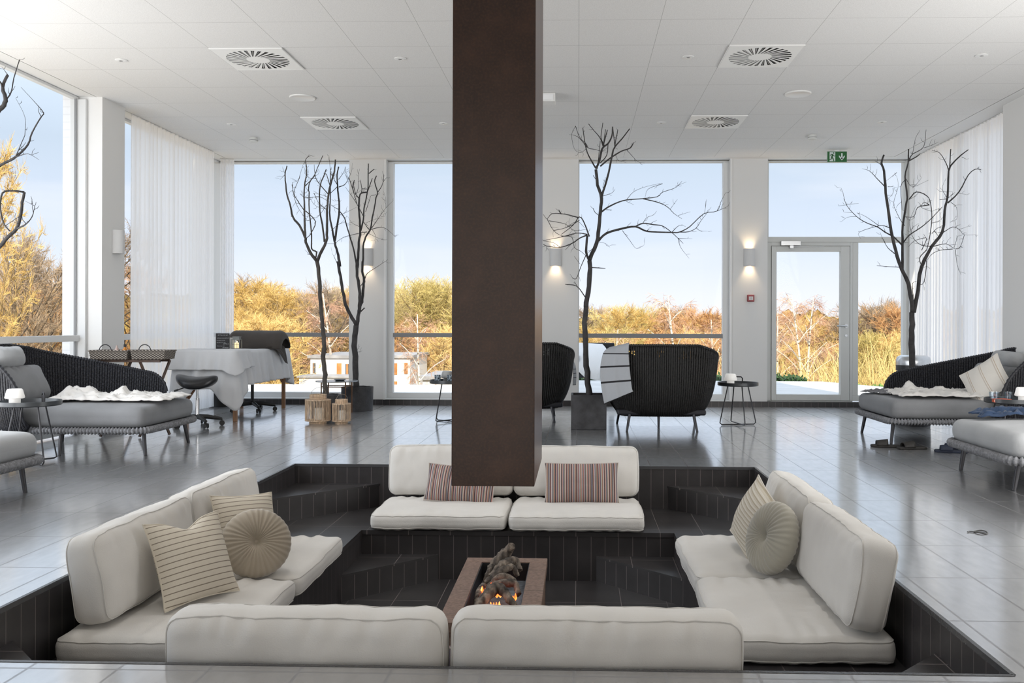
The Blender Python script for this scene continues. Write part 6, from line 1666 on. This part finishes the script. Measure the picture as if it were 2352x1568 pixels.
# skyline per window: (px, distance, top, kind)
T_ = [(545, 62, 640, 'brown'), (575, 58, 632, 'gold'), (610, 64, 648, 'gold'), (640, 55, 655, 'gold'), (665, 66, 668, 'gold'), (700, 70, 672, 'brown'), (725, 60, 678, 'brown'), (760, 56, 655, 'brown'), (790, 62, 662, 'olive'), (820, 58, 668, 'rust'),
      (555, 46, 705, 'gold'), (600, 44, 715, 'gold'), (640, 47, 720, 'gold'), (690, 57, 735, 'brown'), (735, 58, 745, 'rust'), (780, 58, 740, 'gold'), (620, 80, 655, 'olive'), (700, 84, 668, 'rust'), (770, 82, 662, 'gold'),
      (915, 62, 660, 'olive'), (945, 57, 645, 'olive'), (985, 60, 642, 'olive'), (1020, 58, 652, 'olive'), (1055, 62, 650, 'gold'), (920, 55, 735, 'rust'), (975, 54, 745, 'rust'), (1015, 50, 740, 'gold'), (1000, 80, 655, 'gold'), (900, 82, 665, 'rust'),
      (1345, 78, 705, 'brown'), (1375, 84, 706, 'brown'), (1410, 72, 704, 'olive'), (1440, 66, 698, 'gold'), (1470, 70, 706, 'olive'), (1500, 76, 716, 'gold'), (1525, 68, 712, 'rust'), (1560, 74, 708, 'brown'), (1595, 66, 700, 'rust'), (1625, 60, 706, 'rust'), (1655, 64, 718, 'gold'),
      (1360, 54, 750, 'gold'), (1420, 52, 755, 'olive'), (1480, 55, 760, 'rust'), (1540, 52, 752, 'rust'), (1600, 50, 750, 'gold'), (1650, 48, 755, 'rust'),
      (1765, 66, 712, 'rust'), (1790, 60, 712, 'rust'), (1820, 64, 716, 'rust'), (1850, 58, 722, 'gold'), (1880, 62, 722, 'rust'), (1910, 66, 726, 'rust'), (1940, 60, 734, 'brown'), (1800, 42, 775, 'gold'), (1850, 44, 790, 'rust'), (1900, 42, 800, 'brown'), (1935, 46, 780, 'rust'),
      (1975, 56, 702, 'brown'), (2005, 52, 694, 'brown'), (2035, 54, 696, 'brown'), (2065, 50, 695, 'rust'), (1980, 36, 770, 'gold'), (2015, 34, 765, 'olive'), (2050, 35, 758, 'gold'), (2085, 36, 745, 'gold'), (2120, 40, 730, 'rust')]
for a in T_: plant(*a)
# trees seen through the left wall window stand on the side slope
def plant_left(px, Y, top, kind, s=1):
    p = atY(px, 746, Y); zt = atY(px, top, Y).z; zg = gz(p.x, Y)-.3 if Y > 13 else -5
    nm, lb, kw, tm, cm = KIN[kind]; k = (zt-zg)/(kw['h']*.97)
    label = '%s seen through the left wall window, %s' % (lb, 'close by' if Y < 30 else 'farther off')
    return dup(first[kind], (p.x, Y, zg), rnd.uniform(0, 6.28), label, label, (k*s, k*s, k))
for a in ((-12, 30, 300, 'gold', .42), (70, 44, 560, 'brown', .7), (30, 36, 540, 'brown', .6), (118, 52, 600, 'brown', .8), (100, 60, 640, 'rust', 1), (20, 56, 620, 'rust', 1), (60, 64, 640, 'gold', 1), (130, 66, 640, 'gold', 1), (282, 60, 520, 'brown', .8), (300, 66, 600, 'rust', 1), (-70, 50, 600, 'rust', 1), (-170, 38, 420, 'gold', .6), (-290, 44, 520, 'brown', .8), (-420, 36, 470, 'olive', .7)): plant_left(*a)
# birches: pale stems
kwb = dict(seed=8, h=8.5, spread=1.5, trunk_h=.22, n1=17, n2=11, n3=9, droop=.5, upright=1.1, tw=.007, tl=.34, trunkr=.05, lean=.3)
def birch(px, Y, top, label, rz, pr=None):
    p = atY(px, 746, Y); zt = atY(px, top, Y).z; zg = gz(p.x, Y)-.2 if Y > 18.5 else -.6
    k = (zt-zg)/(kwb['h']*.97)
    if pr is None:
        o = proto(label, 'birch', 'tree', 'pale stemmed birches beyond the windows', M['birch'], M['tw_pale'], **kwb)
        o.matrix_basis = Matrix.Translation((p.x, Y, zg)) @ Matrix.Rotation(rz, 4, 'Z') @ Matrix.Diagonal((k, k, k, 1)); return o
    return dup(pr, (p.x, Y, zg), rz, label, None, (k, k, k))
B0 = birch(1842, 23, 655, 'left of the two white stemmed birches seen through the terrace door', 2.7)
birch(1852, 23.5, 660, 'right of the two white stemmed birches seen through the terrace door', .3, B0)
birch(1785, 25, 705, 'white stemmed birch at the left edge of the terrace door glass', 1.0, B0)
birch(1555, 40, 652, 'tall weeping birch in the large back window right of the hood', 2.0, B0)
birch(1640, 34, 712, 'slender birch at the right side of the large back window', 4.0, B0)
birch(1405, 38, 735, 'faint slender birch left of centre in the large back window', 5.0, B0)
birch(962, 30, 700, 'yellow lit young birch in the back window left of the hood', 1.6, B0)
birch(768, 46, 650, 'pale tall birch in the leftmost back window', 3.3, B0)
# hedge and shrubs
M['hedge'] = mat('dark_green_leaves', (.03, .075, .02), .6, var=.5, vscale=30)
def leafy(name, label, cat, x0, x1, y0, y1, z0, z1, n, mt, size, seed, kind='stuff'):
    rnd2 = random.Random(seed); mb = MB()
    for _ in range(n):
        c = Vector((rnd2.uniform(x0, x1), rnd2.uniform(y0, y1), z0+(z1-z0)*rnd2.random()**.7*(.75+.25*nz(rnd2.uniform(x0, x1)*3, seed))))
        d = Vector((rnd2.uniform(-1, 1), rnd2.uniform(-1, 1), rnd2.uniform(-.3, 1))).normalized(); s = d.orthogonal().normalized()*size*.4; e = d*size*rnd2.uniform(.6, 1.2)
        mb.add([c, c+e*.5+s, c+e, c+e*.5-s], [(0, 1, 2, 3)])
    o = mb.build(name, mt); tag(o, label, cat); o['kind'] = kind; return o
leafy('hedge', 'low dark green hedge along the far edge of the terrace', 'hedge', -.8, 4.6, 18.25, 18.7, -.35, .16, 5200, M['hedge'], .09, 1)
leafy('lawn_edge', 'patch of green grass at the right end of the terrace', 'grass', 4.6, 6.6, 17.0, 19.5, -.5, -.12, 2600, mat('fresh_grass', (.12, .24, .05), .8, var=.4, vscale=10), .12, 2)
M['reed'] = twigmat('yellow_reeds', (.42, .31, .11), (.80, .64, .30), .8)
def reeds(label, x0, x1, y0, y1, h, n, seed):
    rnd2 = random.Random(seed); mb = MB()
    for _ in range(n):
        x, y = rnd2.uniform(x0, x1), rnd2.uniform(y0, y1); z = gz(x, y)-.2
        hh = h*rnd2.uniform(.5, 1.1); l = Vector((rnd2.uniform(-.25, .25), rnd2.uniform(-.2, .2), 1))*hh; w = .012
        p = Vector((x, y, z)); q = p+l*.6; e = q+Vector((l.x*.5+rnd2.uniform(-.2, .2)*hh, l.y, l.z*.38))
        mb.add([p+Vector((-w, 0, 0)), p+Vector((w, 0, 0)), q+Vector((w*.8, 0, 0)), q-Vector((w*.8, 0, 0)), e], [(0, 1, 2, 3), (3, 2, 4)])
    o = mb.build('undergrowth', M['reed']); tag(o, label, 'undergrowth'); o['kind'] = 'stuff'
reeds('yellow undergrowth on the slope beyond the right side light', 5.5, 13.5, 19.5, 30, 3.6, 9000, 1)
reeds('golden undergrowth on the slope behind the terrace hedge', -1.5, 9, 19.5, 34, 3.4, 9000, 2)
reeds('golden undergrowth around the birch left of the hood', -9.5, -1.0, 22, 40, 3.0, 9000, 3)
reeds('golden undergrowth on the slope in the leftmost back window', -26, -9.5, 30, 52, 3.0, 8000, 4)
# outdoor lounge chair with a white robe, seen between the loveseats
oc = thing('lounge_chair', 'dark low lounge chair on the terrace between the loveseats', 'chair', (.22, 14.4, -.03))
MB().box(-.05, .62, 14.1, 14.7, .26, .34).build('seat', M['wicker'], oc, bevel=.02); MB().box(-.05, .02, 14.1, 14.7, .34, .62).build('arm', M['wicker'], oc, bevel=.02)
MB().box(-.03, .60, 14.66, 14.74, .34, .80).build('backrest', M['wicker'], oc, bevel=.02)
for x in (0, .57):
    for y in (14.15, 14.65): MB().tube([(x, y, .28), (x, y, -.03)], .018, 8).build('leg', M['leg'], oc)
hang('bathrobe', 'white bathrobe thrown over the terrace lounge chair', 'robe',
     [((.02, 14.60, .80), (.40, 14.62, .78)), ((-.04, 14.45, .74), (.46, 14.45, .70)), ((-.05, 14.20, .60), (.50, 14.25, .56)), ((-.03, 14.06, .42), (.46, 14.05, .36)), ((.12, 14.04, .26), (.36, 14.04, .22))], .02, 4, mat('white_terry', (.80, .80, .80), .95, bump=.4, bscale=120))
# houses down the slope
M['hwhite'] = mat('white_render', (.80, .79, .77), .8); M['hwood'] = mat('orange_wood_shutter', (.46, .20, .06), .6, var=.25, vscale=4); M['hglass'] = mat('house_window_glass', (.10, .11, .12), .1); M['hroof'] = mat('grey_flat_roof', (.34, .34, .35), .8, var=.2, vscale=2)
def house(label, Y, x0, x1, z1, z0, depth, wins_, loc=None):
    t = thing('house', label, 'house', ((x0+x1)/2, Y+depth/2, z0))
    MB().box(x0, x1, Y, Y+depth, z0, z1).build('wall', M['hwhite'], t)
    MB().box(x0-.12, x1+.12, Y-.12, Y+depth+.12, z1, z1+.14).build('roof', M['hroof'], t)
    for (wx, wz, ww, wh, k) in wins_:
        w = MB().box(wx, wx+ww, Y-.04, Y+.02, wz, wz+wh).build('window' if k == 'g' else 'shutter', M['hglass'] if k == 'g' else M['hwood'], t)
        if k == 'g': MB().box(wx+.05, wx+ww*.5, Y-.06, Y-.02, wz, wz+wh).build('curtain_panel', M['hwood'], w)
    return t
S45 = lambda px, py: atY(px, py, 45)
def hx(px): return S45(px, 746).x
def hz_(py): return S45(700, py).z
house('white flat roofed house with upper storey in the leftmost back window', 45, hx(713), hx(845), hz_(822), hz_(900)-2, 6, [(hx(719), hz_(856), .14, .50, 'g'), (hx(774), hz_(860), .24, .58, 's'), (hx(794), hz_(860), .28, .55, 'g')])
lw_ = bpy.data.objects['house']
MB().box(atY(692, 746, 43.5).x, hx(845), 43.2, 44.98, -8, atY(700, 866, 43.5).z).build('lower_storey', M['hwhite'], lw_)
MB().box(atY(692, 746, 43.5).x-.1, hx(845), 43.1, 44.95, atY(700, 866, 43.5).z, atY(700, 866, 43.5).z+.08).build('terrace_roof', M['hroof'], lw_)
house('white house with orange shutters in the back window left of the hood', 44, atY(870, 746, 44).x, atY(942, 746, 44).x, atY(920, 822, 44).z, -8, 5, [(atY(905, 746, 44).x, atY(905, 860, 44).z, .17, .56, 's'), (atY(929, 746, 44).x, atY(929, 858, 44).z, .17, .54, 's'), (atY(905, 746, 44).x, atY(905, 894, 44).z, .17, .40, 's')])
house('low white garage in the back window left of the hood', 34, atY(971, 746, 34).x, atY(1085, 746, 34).x, atY(1000, 872, 34).z, -7, 4, [(atY(977, 746, 34).x, atY(977, 908, 34).z, .60, .38, 's')])
gr = thing('gabled_roof', 'small pale gabled roof below the leftmost back window', 'roof', (-12.0, 38, -3))
MB().add([(-13.3, 36, -2.62), (-10.9, 36, -2.62), (-12.1, 36, -2.05), (-13.3, 40, -2.62), (-10.9, 40, -2.62), (-12.1, 40, -2.05)], [(0, 1, 2), (3, 5, 4), (0, 2, 5, 3), (1, 4, 5, 2), (0, 3, 4, 1)]).build('roof', M['hroof'], gr)
MB().box(-13.1, -11.1, 36.1, 39.9, -6, -2.62).build('wall', M['hwhite'], gr)
